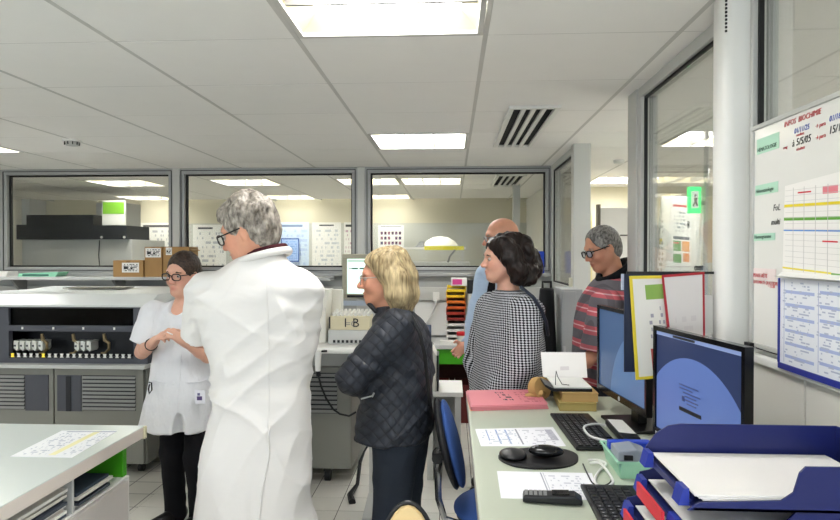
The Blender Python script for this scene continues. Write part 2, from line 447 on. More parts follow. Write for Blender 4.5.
m_emit = N('lamp_diffuser'); m_emit.setc((.9, .9, .88), .5)
m_emit.b.inputs['Emission Color'].default_value = (.985, .99, 1, 1); m_emit.b.inputs['Emission Strength'].default_value = LIGHT; m_emit = m_emit.m
g = N('lamp_diffuser_far'); g.setc((.9, .9, .88), .5); g.b.inputs['Emission Color'].default_value = (1, .98, .94, 1); g.b.inputs['Emission Strength'].default_value = LIGHT*.55; m_emit_far = g.m
m_cream = M('lamp_reflector', '#f2e6c0', .4)
for (i, j), lab in LIGHTS.items():
    x0, x1, y0, y1 = GX+TX*i+.012, GX+TX*(i+1)-.012, GY+TY*j+.008, GY+TY*(j+1)-.008
    if y0 > YF: continue
    t = thing('ceiling_light', lab, 'ceiling light', ((x0+x1)/2, (y0+y1)/2, ZC), group='recessed ceiling lights')
    f = MB(); w = .02
    f.box(x0, x1, y0, y0+w, ZC-.003, ZC+.012).box(x0, x1, y1-w, y1, ZC-.003, ZC+.012).box(x0, x0+w, y0+w, y1-w, ZC-.003, ZC+.012).box(x1-w, x1, y0+w, y1-w, ZC-.003, ZC+.012)
    f.build('frame', m_bar, t)
    zt = ZC + .075
    r = MB(); a, b, c, d = x0+w, x1-w, y0+w, y1-w; s_ = .07 if (i, j) == (-1, -1) else .03
    r.slab([(a, c, ZC+.01), (b, c, ZC+.01), (b-s_, c+s_, zt), (a+s_, c+s_, zt)], (0, 1, 0), .004)
    r.slab([(b, d, ZC+.01), (a, d, ZC+.01), (a+s_, d-s_, zt), (b-s_, d-s_, zt)], (0, -1, 0), .004)
    r.slab([(a, d, ZC+.01), (a, c, ZC+.01), (a+s_, c+s_, zt), (a+s_, d-s_, zt)], (1, 0, 0), .004)
    r.slab([(b, c, ZC+.01), (b, d, ZC+.01), (b-s_, d-s_, zt), (b-s_, c+s_, zt)], (-1, 0, 0), .004)
    r.build('reflector', M('lamp_reflector_warm', '#e4d6ae', .5) if (i, j) == (-1, -1) else m_cream, t)
    if (i, j) == (-1, -1): edges = [(c+s_, (c+d)/2-.008), ((c+d)/2+.008, d-s_)]; pan = [(a+s_, b-s_, e0, e1) for e0, e1 in edges]
    else: wd = (b-a-2*s_)/3; pan = [(a+s_+k*wd+.006, a+s_+(k+1)*wd-.006, c+s_, d-s_) for k in range(3)]
    for p in pan: MB().box(*p, zt-.012, zt).build('diffuser', m_emit_far if j > 5 and i < 1 else m_emit, t)
    dv = MB()
    if (i, j) == (-1, -1): dv.box(a+.01, b-.01, (c+d)/2-.006, (c+d)/2+.006, ZC-.002, zt-.03)
    else:
        for k in (1, 2): xx = a+s_+k*wd; dv.box(xx-.004, xx+.004, c+.005, d-.005, ZC+.0, zt-.013)
    dv.build('divider', M('lamp_divider', '#7d7c78', .5), t)

# slotted air vent
def vent(x0, x1, y0, y1, lab):
    t = thing('air_vent', lab, 'air vent', ((x0+x1)/2, (y0+y1)/2, ZC))
    MB().box(x0-.02, x1+.02, y0-.02, y1+.02, ZC-.003, ZC-.001).build('backing', M('vent_dark', '#161616', .8), t)
    f = MB(); f.box(x0-.03, x0, y0-.03, y1+.03, ZC-.02, ZC-.002).box(x1, x1+.03, y0-.03, y1+.03, ZC-.02, ZC-.002).box(x0, x1, y0-.03, y0, ZC-.02, ZC-.002).box(x0, x1, y1, y1+.03, ZC-.02, ZC-.002)
    f.build('frame', m_white, t, bevel=.002)
    for k in range(1, 4):
        xx = x0 + (x1-x0)*k/4
        MB().box(xx-.013, xx+.013, y0, y1, ZC-.018, ZC-.003).build('slat', m_white, t, bevel=.002)
vent(*VENT, 'white slotted ceiling air vent with dark gaps in front of the back windows')
vent(.5, .76, 6.6, 7.6, 'slotted ceiling air vent of the far room seen through the back window')

p = at(72, 140, Z=ZC)
t = thing('smoke_detector', 'round white smoke detector on the ceiling above the first window', 'smoke detector', (p[0], p[1], ZC - .045))
MB().lathe((p[0], p[1], ZC-.012), [(.062, 0), (.066, .004), (.066, .011)], 24).build('base', m_white, t, smooth=True)
MB().lathe((p[0], p[1], ZC-.045), [(.02, 0), (.04, .004), (.05, .018), (.05, .033)], 24).build('sensor_dome', M('detector_grey', '#b9b9b4', .5), t, smooth=True)
for k in range(10):
    a = k*math.pi/5; MB().box(-.003, .003, .047, .053, .008, .028).rot(math.degrees(a), 'Z', (0, 0, 0)).build('slot', m_gasket, t, local=True)
p = at(619, 160, Z=ZC)
MB().lathe((p[0], p[1], ZC-.04), [(.02, 0), (.045, .008), (.05, .03), (.05, .04)], 20).build('smoke_detector', m_white, smooth=True, label='small round detector on the corridor ceiling beyond the doorway', cat='smoke detector')

# back wall with three windows
def frame_ring(x0, x1, y0, y1, z0, z1, w, y=None):
    m = MB(); m.box(x0, x1, y0, y1, z0, z0+w).box(x0, x1, y0, y1, z1-w, z1).box(x0, x0+w, y0, y1, z0+w, z1-w).box(x1-w, x1, y0, y1, z0+w, z1-w); return m
ZS = az(271, YB)                       # sill height
ZT = ZC
MB().box(-6.8, XR, YB, YB+.12, 0, ZS-.02).build('wall_back', m_low, kind='structure', label='grey panelled wall below the back windows', cat='wall')
wins = [(0, -230, 3, 'side'), (1, 3, 175, ''), (2, 180, 358, ''), (3, 365, 548, '')]
for k, u0, u1, _ in wins:
    x0, x1 = ax(u0, YB), ax(u1, YB)
    if k == 3: x1 = XR - .005
    t = thing('window_%d' % (k+1), 'grey aluminium framed interior window number %d along the back wall' % (k+1), 'window', ((x0+x1)/2, YB, ZS), kind='structure')
    frame_ring(x0, x1, YB-.02, YB+.08, ZS-.02, ZT, .055).build('window_frame', m_alu, t, bevel=.004)
    frame_ring(x0+.055, x1-.055, YB+.02, YB+.05, ZS+.035, ZT-.055, .014).build('gasket', m_gasket, t)
    MB().box(x0+.06, x1-.06, YB+.03, YB+.036, ZS+.04, ZT-.06).build('pane', m_glass, t)
    frame_ring(x0+.02, x1-.02, YB-.026, YB-.02, ZS+.0, ZT-.02, .006).build('bead', m_gasket, t)
for k, u in enumerate((177.5, 361.5)):
    x = ax(u, YB); MB().box(x-.035, x+.035, YB-.03, YB+.08, ZS-.02, ZT).build('trim_%d' % (k+1), m_aluw, kind='structure', label='pale mullion between back windows %d' % (k+1), cat='trim', bevel=.004)
MB().box(-6.7, XR-.01, YB-.06, YB, ZS-.05, ZS-.02).build('trim_3', m_alu, kind='structure', label='long grey window sill rail along the back wall', cat='trim', bevel=.004)
# trunking and light lower wall panel
MB().box(-6.7, XR-.02, YB-.05, YB-.001, az(300, YB), az(287, YB)).build('trim_4', M('trunking', '#bdbdb8', .45), kind='structure', label='pale cable trunking running under the sill', cat='trim', bevel=.006)
MB().box(ax(415, YB), XR-.02, YB-.02, YB-.001, .73, az(301, YB)).build('trim_5', m_white, kind='structure', label='white splashback panel behind the green bench', cat='trim')

MB().box(-6.9, -6.8, -2.6, YF+.1, 0, ZC+.1).build('wall_left', m_wall, kind='structure', label='plain painted wall on the far left', cat='wall')
# rear wall behind the camera with window openings to the daylight
t = MB(); t.box(-6.8, 4.2, -2.7, -2.6, 0, .85).box(-6.8, 4.2, -2.7, -2.6, 2.2, ZC+.15)
for x in (-6.8, -2.6, -.2, 2.2, 3.9): t.box(x, x+.3, -2.7, -2.6, .85, 2.2)
t.build('wall_rear', m_wall, kind='structure', label='wall behind the camera with window openings', cat='wall')
MB().box(4.2, 4.3, -2.6, YF+.1, 0, ZC+.1).build('wall_right', m_wall, kind='structure', label='outer corridor wall', cat='wall')

# right glazed partition (plane X = XR)
LOWZ = 1.2
def partition(y0, y1, n, lab, fw=.05):
    t = thing('window_%d' % n, lab, 'window', (XR, (y0+y1)/2, LOWZ), kind='structure')
    def ring(a0, a1, b0, b1, x0, x1, w):
        m = MB(); m.box(x0, x1, a0, a1, b0, b0+w).box(x0, x1, a0, a1, b1-w, b1).box(x0, x1, a0, a0+w, b0+w, b1-w).box(x0, x1, a1-w, a1, b0+w, b1-w); return m
    ring(y0, y1, LOWZ, ZC, XR-.01, XR+.07, fw).build('window_frame', m_aluw, t, bevel=.004)
    ring(y0+fw, y1-fw, LOWZ+fw, ZC-fw, XR+.006, XR+.02, .012).build('gasket', m_gasket, t)
    MB().box(XR+.02, XR+.026, y0+fw+.01, y1-fw-.01, LOWZ+fw+.01, ZC-fw-.01).build('pane', m_glass, t)
partition(.5, 2.02, 5, 'glazed partition pane behind the whiteboard', .02)
partition(2.13, 3.2, 6, 'glazed partition pane between the white column and the doorway')
partition(4.86, YB-.02, 7, 'narrow glazed partition pane at the back corner')
low = MB().box(XR, XR+.08, .3, 3.2, 0, LOWZ).build('wall_right_low', m_white, kind='structure', label='white panelled dado under the glazed partition', cat='wall')
for y0 in np.arange(.35, 3.0, .45):
    MB().box(XR-.012, XR-.0005, y0, y0+.443, .86, LOWZ-.015).build('panel', M('dado_panel', '#dedbd2', .4, var=.02), low, bevel=.003)
MB().box(XR-.035, XR-.0005, .4, 3.1, LOWZ-.012, LOWZ+.012).build('ledge', m_white, low, bevel=.006)
MB().tube([(XR-.03, y, .95) for y in np.arange(.5, 2.9, .4)], .02, 10).build('pipe', m_white, low, smooth=True)
low2 = MB().box(XR, XR+.08, 4.86, YB-.02, 0, LOWZ).build('wall_right_corner', m_low, kind='structure', label='grey dado below the narrow corner pane', cat='wall')
def post(y0, y1, n, lab): MB().box(XR-.02, XR+.09, y0, y1, 0, ZC).build('trim_%d' % n, m_aluw, kind='structure', label=lab, cat='trim', bevel=.006)
post(3.2, 3.35, 6, 'pale post at the near side of the doorway')
p7 = MB().box(XR-.03, XR+.1, 4.76, 4.86, 0, ZC).build('trim_7', m_aluw, kind='structure', label='pale post at the far side of the doorway', cat='trim', bevel=.006)
MB().box(XR-.05, XR-.031, 4.78, 4.84, 1.17, 1.33).build('lock_plate', M('lock_cream', '#d9d6c2', .5), p7, bevel=.003)
# boxed white column in front of the partition
c_ = MB().prism([(XR, 2.02), (.895, 2.02), (.875, 2.03), (.865, 2.05), (.865, 2.11), (.875, 2.13), (XR, 2.13)], 0, ZC-.001, 'z').build('column_right', m_white, kind='structure', smooth=True, label='smooth white boxed column beside the whiteboard', cat='column')
for k in range(9): MB().box(.869, .875, 2.03, 2.034, ZC-.03-.012*k, ZC-.023-.012*k).build('perforation', m_gasket, c_)

# far room beyond the back windows
MB().box(-6.8, 4.2, YF, YF+.1, 0, ZC+.1).build('wall_far', m_beige, kind='structure', label='beige end wall of the far room', cat='wall')
MB().box(-6.8, 1.2, YF-.02, YF-.001, 0, az(223, YF)).build('trim_8', M('far_wall_grey', '#c3c4ba', .7), kind='structure', label='grey green lower band of the far wall', cat='trim')
MB().box(1.15, 1.25, YB+.1, YF, 0, ZC).build('wall_far_side', m_wall, kind='structure', label='side wall of the far room', cat='wall')
# ------------------------------------------------------------------ far room contents
m_dark = M('dark_plastic', '#1b1d22', .4)
m_black = M('black_plastic', '#141416', .4, bump=.05, bscale=300)
m_offw = M('offwhite_plastic', '#dcdacf', .45, var=.03)
m_grey = M('grey_plastic', '#8a8b89', .5)
m_lgrey = M('light_grey_plastic', '#c2c3c0', .45)
m_steel = M('steel', '#b8b9ba', .3, .8)
def poster(u0, u1, v0, v1, Y, rects, texts, lab, base='#e9e8e2', cat='poster'):
    x0, x1 = ax(u0, Y), ax(u1, Y); z0, z1 = az(v1, Y), az(v0, Y)
    m = print_mat('print_' + lab[:18].replace(' ', '_'), base, rects, texts)
    return sheet('poster', [(x0, Y, z0), (x1, Y, z0), (x1, Y, z1), (x0, Y, z1)], m, th=.003, normal=(0, -1, 0), label=lab, cat=cat)
YP = YF - .024
poster(140, 172, 222, 268, YP, [(.1, .9, .9, .95, '#555555')], [(.1, .95, .05, .85, 9, '#b9babd', .3, 10)], 'white wall poster with grey print behind the cardboard boxes')
poster(193, 226, 224, 270, YP, [(.15, .6, .9, .94, '#444444')], [(.05, .95, .05, .85, 8, '#b6babd', .3, 9)], 'white wall poster at the left of the middle window')
poster(277, 309, 222, 268, YP, [(.1, .8, .9, .95, '#7d8fb0')], [(.06, .94, .04, .86, 8, '#b9cdea', .5, 8)], 'pale blue wall poster beside the grey-haired man', base='#cfe0f2')
poster(312, 341, 222, 268, YP, [(.25, .75, .92, .95, '#444444')], [(.08, .94, .04, .86, 9, '#c4c9cc', .35, 8)], 'white wall poster with a dark title beside the pale blue one')
poster(344, 352, 222, 268, YP, [(.2, .9, .9, .95, '#444444')], [(.1, .9, .05, .85, 9, '#c4aab4', .4, 4)], 'narrow visible wall poster at the edge of the middle window')
rc = [(.1, .9, .93, .96, '#8a8f96')]
for r_ in range(3):
    for k_ in range(6):
        if (r_, k_) != (1, 3): rc.append((.1+k_*.14, .19+k_*.14, .62-r_*.2, .74-r_*.2, rng.choice(['#4c3a5a', '#6a4a66', '#5a4050', '#8a5a6a'])))
poster(378, 404, 225, 250, YP, rc, [], 'white wall poster with rows of dark purple cell pictures')
p = poster(281, 299, 238, 262, YP - .05, [(.05, .95, .05, .95, '#a9c6f4')], [(.1, .9, .1, .9, 8, '#86a8e0', .6, 6)], 'blue framed notice hung in front of the pale posters', base='#3156a8', cat='notice')

# large dark analyser with white hood seen through the first window
Y = 7.6
t = thing('far_analyser', 'large dark and grey laboratory analyser with a white and green hood in the far room', 'analyser', (ax(75, Y), Y, 0))
MB().box(ax(22, Y), ax(132, Y), Y, Y+.9, 0, az(239, Y)).build('body', m_lgrey, t, bevel=.01)
MB().prism([(ax(21, Y), az(239, Y)), (ax(130, Y), az(239, Y)), (ax(130, Y), az(225, Y)), (ax(97, Y), az(225, Y)), (ax(97, Y), az(214, Y)), (ax(31, Y), az(214, Y)), (ax(31, Y), az(224, Y)), (ax(21, Y), az(224, Y))], Y-.08, Y+.5, 'y').build('dark_cover', m_dark, t)
MB().box(ax(96, Y+.5), ax(126, Y+.5), Y+.51, Y+.9, az(225, Y), az(198, Y)).build('hood', m_lgrey, t)
h_ = MB().box(ax(104, Y), ax(127, Y), Y-.04, Y-.01, az(224.5, Y), az(199, Y)).build('hood_door', m_white, t, bevel=.004)
MB().box(ax(105, Y), ax(126, Y), Y-.045, Y-.041, az(213, Y), az(201, Y)).build('green_panel', M('lime_green', '#86c440', .4), h_)
for u in (105.5, 128): MB().cyl((ax(u, Y), Y-.082, az(237, Y)), (ax(u, Y), Y-.092, az(237, Y)), .016).build('button', m_white, t)
MB().box(ax(23, Y), ax(31, Y), Y-.02, Y+.3, az(224, Y), az(197, Y)).build('side_post', m_lgrey, t)
MB().tube([(ax(101, Y), Y-.03, az(240, Y)), (ax(100.5, Y), Y-.04, az(255, Y)), (ax(101, Y), Y-.03, az(268, Y))], .006).build('cable', m_black, t)
t = thing('fire_extinguisher_panel', 'small white notice board with a black hook beside the far analyser', 'board', (ax(133, 8.6), 8.6, az(240, 8.6)))
MB().box(ax(130, 8.6), ax(136, 8.6), 8.6, 8.62, az(236, 8.6), az(212, 8.6)).build('panel', m_white, t)
MB().tube([(ax(131, 8.6), 8.58, az(231, 8.6)), (ax(133, 8.6), 8.55, az(228, 8.6)), (ax(133, 8.6), 8.58, az(222, 8.6))], .012).build('hook', m_black, t)
MB().box(ax(130, 8.6), ax(136, 8.6), 8.61, 8.63, 0, az(236, 8.6)).build('stand', m_lgrey, t)
t.name = 'notice_board'
MB().box(ax(513, 7.5), ax(520, 7.5), 7.5, 7.6, 0, ZC).build('trim_10', m_aluw, kind='structure', label='pale post of the far room behind the bald man', cat='trim')
# bench in the far room with a domed reading lamp and yellow strip
Y = 7.2
t = thing('far_bench', 'grey bench with hanging rail in the far room behind the blonde woman', 'bench', (ax(430, Y), Y, 0))
MB().box(ax(392, Y), ax(470, Y), Y, Y+.6, 0, az(262, Y)).build('body', m_lgrey, t, bevel=.01)
MB().box(ax(396, Y), ax(466, Y), Y+.1, Y+.5, az(249, Y), az(247, Y)).build('shelf', m_white, t)
for u in (398, 463): MB().box(ax(u, Y)-.012, ax(u, Y)+.012, Y+.2, Y+.24, az(262, Y), az(249, Y)).build('shelf_support', m_lgrey, t)
MB().box(ax(424, Y), ax(464, Y), Y+.07, Y+.095, az(250, Y), az(246, Y)).build('yellow_strip', M('yellow', '#e7dc2c', .4), t)
MB().tube([(ax(448, Y), Y-.02, az(262, Y)), (ax(450, Y), Y-.05, az(256, Y)), (ax(455, Y), Y-.03, az(250, Y))], .012).build('cable', m_grey, t)
t = thing('domed_lamp', 'white domed lamp resting on the far bench above the yellow strip', 'lamp', (ax(440, Y), Y+.3, az(247, Y)))
MB().lathe((ax(440, Y), Y+.3, az(246.5, Y)), [(.22, 0), (.21, .02), (.17, .07), (.09, .115), (.01, .125)], 24).build('dome', m_offw, t, smooth='all')
MB().prism([(ax(414, Y), az(247, Y)), (ax(424, Y), az(247, Y)), (ax(423, Y), az(241, Y)), (ax(419, Y), az(241, Y))], Y+.2, Y+.4, 'y').build('handle', m_grey, t)

# ------------------------------------------------------------------ corridor beyond the doorway
YD = 7.9
w = MB().box(1.25, 4.2, YD, YD+.08, 0, ZC).build('wall_corridor', m_beige, kind='structure', label='beige wall at the end of the corridor', cat='wall')
t = thing('door_1', 'pale corridor door standing beyond the man in the checked shirt', 'door', (ax(612, 6.6), 6.6, 0), kind='structure')
MB().box(ax(600, 6.6), ax(640, 6.6), 6.6, 6.65, 0, az(208, 6.6)).build('door_leaf', m_white, t, bevel=.004)
MB().box(ax(597, 6.6), ax(600, 6.6), 6.58, 6.66, 0, az(205, 6.6)).build('door_frame', M('door_frame_grey', '#6b675c', .6), t)
MB().box(ax(620, 6.6), ax(640, 6.6), 6.585, 6.6, az(236, 6.6), az(235, 6.6)).build('rail', m_black, t)
MB().box(ax(583, 7), ax(592, 7), 7, 7.4, 0, az(216, 7)).build('trim_9', M('yellow_panel', '#e6dca0', .6), kind='structure', label='pale yellow door reveal at the corridor end', cat='trim')
# paper board on a leaning stand
Yb_ = 4.9; lean = (672-661)/78
def bp(u, v, dy=0): return at(u, v, Y=Yb_ + dy)
t = thing('flip_chart', 'leaning white display board with a coloured poster seen through the partition glass', 'display board', (bp(680, 250)[0], Yb_, 0))
MB().slab([bp(652, 285), bp(694, 285), bp(702, 196), bp(662, 196)], (0, -1, 0), .015).build('board', m_white, t)
mp = print_mat('print_board', '#eeede8', [(.28, .95, .90, .93, '#d0505a'), (.3, .9, .46, .5, '#39465e'), (.3, .58, .3, .44, '#5c9a50'), (.62, .9, .3, .44, '#ee9a36'), (.3, .6, .14, .26, '#5c9a50'), (.66, .9, .16, .28, '#ee8a30'), (.3, .5, .4, .42, '#d05050'), (.82, .9, .62, .72, '#30343a')], [(.3, .75, .55, .85, 6, '#9aa0aa', .4, 7)])
c_ = [bp(665, 272, -.02), bp(692, 272, -.02), bp(699, 199, -.02), bp(672, 199, -.02)]
sheet('poster_sheet', c_, mp, t, th=.002, normal=(0, -1, 0))
sheet('note', [bp(655, 280, -.02), bp(664, 280, -.02), bp(671, 200, -.02), bp(664, 200, -.02)], print_mat('print_note', '#f2efe4', [(.2, .8, .45, .52, '#d8c86a')], [(.1, .9, .1, .9, 12, '#b0b0aa', .5, 5)]), t, th=.002, normal=(0, -1, 0))
for u, u2 in ((697, 705), (653, 648)):
    a_, b_ = bp(u, 230), A([*bp(u2, 230)[:2], 0]); b_[1] += .1; MB().tube([a_, b_], .012).build('leg', m_white, t)
t = thing('wall_rail', 'thin white standing rails right of the leaning board behind the glass', 'rail', (at(706, 250, Y=4.7)[0], 4.7, 0))
for u0, v0, u1, v1 in ((708, 168, 698, 270), (706, 215, 703, 275)):
    a_ = at(u0, v0, Y=4.7); b_ = at(u1, v1, Y=4.7); d_ = (b_-a_)/(a_[2]-b_[2]); MB().tube([a_, b_, b_ + d_*b_[2]], .012).build('tube', m_white, t)
a_ = at(695, 268, Y=4.7); b_ = at(707, 268, Y=4.7); MB().tube([a_, b_], .02).build('clamp', m_black, t)
# green exit sign
Y = 4.3; x0, x1 = ax(688, Y), ax(701, Y); z0, z1 = az(214, Y), az(188, Y)
t = thing('exit_sign', 'small glowing green framed emergency sign behind the partition glass', 'sign', ((x0+x1)/2, Y, z0))
m_green = M('exit_green', '#10e070', .5, emit=1.6)
MB().box(x0, x1, Y, Y+.03, z0, z1).build('green_frame', m_green, t, bevel=.004)
MB().box(x0+.02, x1-.02, Y-.004, Y-.0005, z0+.035, z1-.03).build('white_field', M('exit_white', '#f0f2f0', .5, emit=.4), t)
MB().sph((x0+.045, Y-.006, z1-.06), (.008, .003, .01)).add([], []).build('running_figure_head', m_black, t)
MB().prism([(x0+.035, z1-.075), (x0+.058, z1-.075), (x0+.052, z1-.1), (x0+.062, z1-.13), (x0+.052, z1-.13), (x0+.045, z1-.11), (x0+.034, z1-.135), (x0+.026, z1-.132), (x0+.04, z1-.1)], Y-.008, Y-.005, 'y').build('running_figure_body', m_black, t)
MB().box(x1, ax(706, Y), Y+.005, Y+.02, az(206, Y), az(202, Y)).build('bracket', m_grey, t)
MB().box(ax(705, Y), ax(708, Y), Y, Y+.03, 0, ZC).build('pole', m_aluw, t)

# ------------------------------------------------------------------ back wall shelf and what is on it
ZSH = az(277.5, 5.7)
t = thing('wall_shelf', 'long pale shelf under the first back window', 'shelf', (-3.2, 5.8, ZSH-.03))
MB().box(-5.0, ax(330, 5.7), 5.66, YB-.062, ZSH-.03, ZSH).build('board', m_lgrey, t, bevel=.004)
for u in (18, 118, 230, 300): MB().prism([(5.7, ZSH-.03), (YB-.07, ZSH-.03), (YB-.07, ZSH-.2), (YB-.1, ZSH-.2)], ax(u, 5.8)-.012, ax(u, 5.8)+.012, 'x').build('bracket', m_grey, t)
m_card = M('cardboard', '#a98455', .85, var=.1, vscale=14); m_lab = print_mat('shipping_label', '#ecebe6', [(.1, .35, .35, .6, '#222222'), (.5, .62, .3, .55, '#222222')], [(.08, .92, .1, .9, 5, '#33363a', .55, 8)])
def carton(u0, u1, v0, v1, Y0, Y1, lab, lb=None, tape=True):
    x0, x1, z0, z1 = ax(u0, Y0), ax(u1, Y0), ZSH if v1 is None else az(v1, Y0), az(v0, Y0)
    t = thing('cardboard_box', lab, 'box', ((x0+x1)/2, (Y0+Y1)/2, z0), group='cartons on the shelf')
    MB().box(x0, x1, Y0, Y1, z0, z1).build('carton', m_card, t, bevel=.003)
    for s_ in (0, 1): MB().slab([(x0, Y0 + s_*(Y1-Y0)/2+.001, z1+.001), (x1, Y0+s_*(Y1-Y0)/2+.001, z1+.001), (x1, Y0+(s_+1)*(Y1-Y0)/2-.001, z1+.003), (x0, Y0+(s_+1)*(Y1-Y0)/2-.001, z1+.003)], (0, 0, -1), .002).build('flap', m_card, t)
    if tape: MB().box((x0+x1)/2-.02, (x0+x1)/2+.02, Y0-.001, Y0-.0002, z1-.08, z1).build('tape', M('tape', '#8f6c40', .3), t)
    if lb:
        a, b, c, d = lb; sheet('label_sheet', [(ax(a, Y0), Y0-.002, az(d, Y0)), (ax(b, Y0), Y0-.002, az(d, Y0)), (ax(b, Y0), Y0-.002, az(c, Y0)), (ax(a, Y0), Y0-.002, az(c, Y0))], m_lab, t, normal=(0, -1, 0))
    return t
carton(113, 143, 261, None, 5.68, 5.88, 'small flat cardboard box with a white address label', (122, 139, 263, 273))
carton(144.5, 162, 247, None, 5.70, 5.90, 'taller cardboard box with a black and white label next to the flat one', (145.5, 161, 248, 257.5))
bb = carton(163, 189, 247, None, 5.69, 5.90, 'open cardboard box directly behind the woman in the white tunic', (166, 172, 247.5, 255), False)
z1 = az(247, 5.69); MB().slab([(ax(186, 5.69), 5.7, z1), (ax(192, 5.69), 5.7, z1-.03), (ax(192, 5.69), 5.88, z1-.03), (ax(186, 5.69), 5.88, z1)], (0, 0, 1), .004).build('open_flap', m_card, bb)
t = thing('green_file', 'mint green file folder lying at the end of the shelf', 'folder', (ax(40, 5.74), 5.74, ZSH))
MB().prism([(ax(19, 5.7), ZSH), (ax(56, 5.7), ZSH), (ax(60, 5.7), ZSH+.045), (ax(20, 5.7), ZSH+.03)], 5.68, 5.84, 'y').build('cover', M('mint', '#8fd0ae', .5), t)
MB().box(ax(24, 5.7), ax(50, 5.7), 5.675, 5.679, ZSH+.008, ZSH+.024).build('dark_spine', M('teal_dark', '#3c6f62', .5), t)
t = thing('paper_pile', 'thin pile of white papers at the shelf end behind the mint folder', 'papers', (ax(-12, 5.8), 5.8, ZSH))
for k in range(4): MB().box(-.26+.01*k, .26-.008*k, -.08, .08, .012*k, .012*k+.011).rot(3*k-4, 'Z', (0, 0, 0)).build('sheet_bundle', m_white, t, local=True)
# socket with a cable over the green bench
t = thing('power_socket', 'white wall socket with a plugged-in cable above the green bench', 'socket', (ax(436, YB-.05), YB-.05, az(301, YB)))
MB().box(ax(433, YB), ax(439.5, YB), YB-.075, YB-.0505, az(301, YB), az(292, YB)).build('plate', m_white, t, bevel=.004)
MB().tube([(ax(437, YB-.09), YB-.08, az(297, YB)), (ax(436, YB), YB-.1, az(304, YB)), (ax(432, YB), YB-.06, az(314, YB)), (ax(426, YB), YB-.03, az(324, YB))], .008).build('cable', m_white, t)

# green fronted bench along the back wall
BZ = az(337, YB)
m_lime = M('bench_green', '#3f9a18', .4, var=.05)
t = thing('green_bench', 'pale topped wall bench with a bright green front rail', 'bench', (.3, 5.7, 0))
MB().box(ax(408, 5.46), XR-.03, 5.44, YB-.025, BZ-.035, BZ).build('worktop', m_lgrey, t, bevel=.004)
MB().box(ax(408, 5.46), XR-.03, 5.46, 5.49, BZ-.17, BZ-.036).build('front_rail', m_lime, t)
for x in (-.35, .88): MB().box(x-.025, x+.025, 5.5, 5.95, 0, BZ-.036).build('leg', m_lgrey, t)
MB().box(-.3, .85, 5.9, 5.93, .1, BZ-.18).build('back_panel', M('maroon', '#4a1a18', .6), t)
for k, (x0, x1, c_) in enumerate(((-.32, -.02, '#7a1c18'), (.02, .3, '#5a1512'), (.34, .62, '#7a1c18'))):
    q = thing('storage_crate', ['dark red storage crate under the green bench beside the quilted jacket', 'darker red storage crate in the middle under the green bench', 'dark red storage crate under the far end of the green bench'][k], 'crate', ((x0+x1)/2, 5.68, 0))
    mm = M('crate_red_%d' % k, c_, .5); b = MB(); b.box(x0, x1, 5.52, 5.86, 0, .012).box(x0, x0+.012, 5.52, 5.86, .012, .34).box(x1-.012, x1, 5.52, 5.86, .012, .34).box(x0+.012, x1-.012, 5.52, 5.532, .012, .34).box(x0+.012, x1-.012, 5.848, 5.86, .012, .34)
    b.build('shell', mm, q); MB().box(x0-.008, x1+.008, 5.508, 5.519, .3, .345).build('rim', mm, q)
# coloured letter trays stacked on the bench
cols = ['#d8d6ce', '#d8d6ce', '#d8d6ce', '#cfcdc6', '#7a241c', '#9a2f20', '#c2551c', '#cc6a1c', '#e0b21e', '#e3c020']
x0, x1 = ax(447, 5.55), ax(466, 5.55); zz = BZ; pit = (az(286, 5.6) - BZ) / len(cols)
names = ['lowest white', 'second white from below', 'third white from below', 'topmost white', 'dark maroon', 'brick red', 'lower orange', 'upper orange', 'lower yellow', 'topmost yellow']
for k, c_ in enumerate(cols):
    z = BZ + k*pit; q = thing('letter_tray', '%s letter tray in the coloured stack on the green bench' % names[k], 'letter tray', ((x0+x1)/2, 5.7, z), group='coloured trays stacked on the bench')
    mm = M('tray_'+c_[1:], c_, .45); o_ = .004*((k*7) % 3)
    b = MB(); b.box(x0-o_, x1-o_, 5.56, 5.84, z+.001, z+.007).box(x0-o_, x0-o_+.006, 5.56, 5.84, z+.007, z+pit-.001).box(x1-o_-.006, x1-o_, 5.56, 5.84, z+.007, z+pit-.001).box(x0-o_+.006, x1-o_-.006, 5.834, 5.84, z+.007, z+pit-.003)
    b.build('shell', mm, q); MB().box(x0-o_+.007, x1-o_-.007, 5.563, 5.57, z+.008, z+.024).build('front_lip', mm, q)
    MB().box(x0+.01, x1-.02, 5.575, 5.82, z+.0075, z+.018).build('papers', m_white, q)
t = thing('specimen_jar', 'small clear jar with a red lid on the green bench', 'jar', (ax(461, 5.5), 5.5, BZ))
MB().lathe((ax(461, 5.5), 5.5, BZ), [(.032, 0), (.036, .004), (.036, .075), (.03, .08)], 18).build('jar_body', M('cloudy_plastic', '#cfd3cc', .2), t, smooth=True)
MB().lathe((ax(461, 5.5), 5.5, BZ+.0805), [(.039, 0), (.039, .028), (.034, .032)], 18).build('lid', M('red_lid', '#c01f28', .35), t, smooth=True)
t = thing('paper_stack', 'stack of white paper lying on the green bench', 'papers', (ax(450, 5.5), 5.5, BZ))
for k in range(3): MB().box(ax(440, 5.48), ax(457, 5.48), 5.45, 5.54, BZ+.0005+.012*k, BZ+.012*k+.0115).build('ream', m_white, t)
t = thing('blue_device', 'dark blue bench device with a grey face behind the quilted jacket', 'device', (ax(425, 5.5), 5.55, BZ))
MB().prism([(5.47, BZ), (5.62, BZ), (5.62, BZ+.16), (5.53, BZ+.17), (5.47, BZ+.1)], ax(417, 5.5), ax(431, 5.5), 'x').build('housing', M('navy_plastic', '#25324f', .4), t, bevel=.01)
MB().box(ax(424, 5.5), ax(430, 5.5), 5.462, 5.4695, BZ+.03, BZ+.09).build('face_plate', m_grey, t)
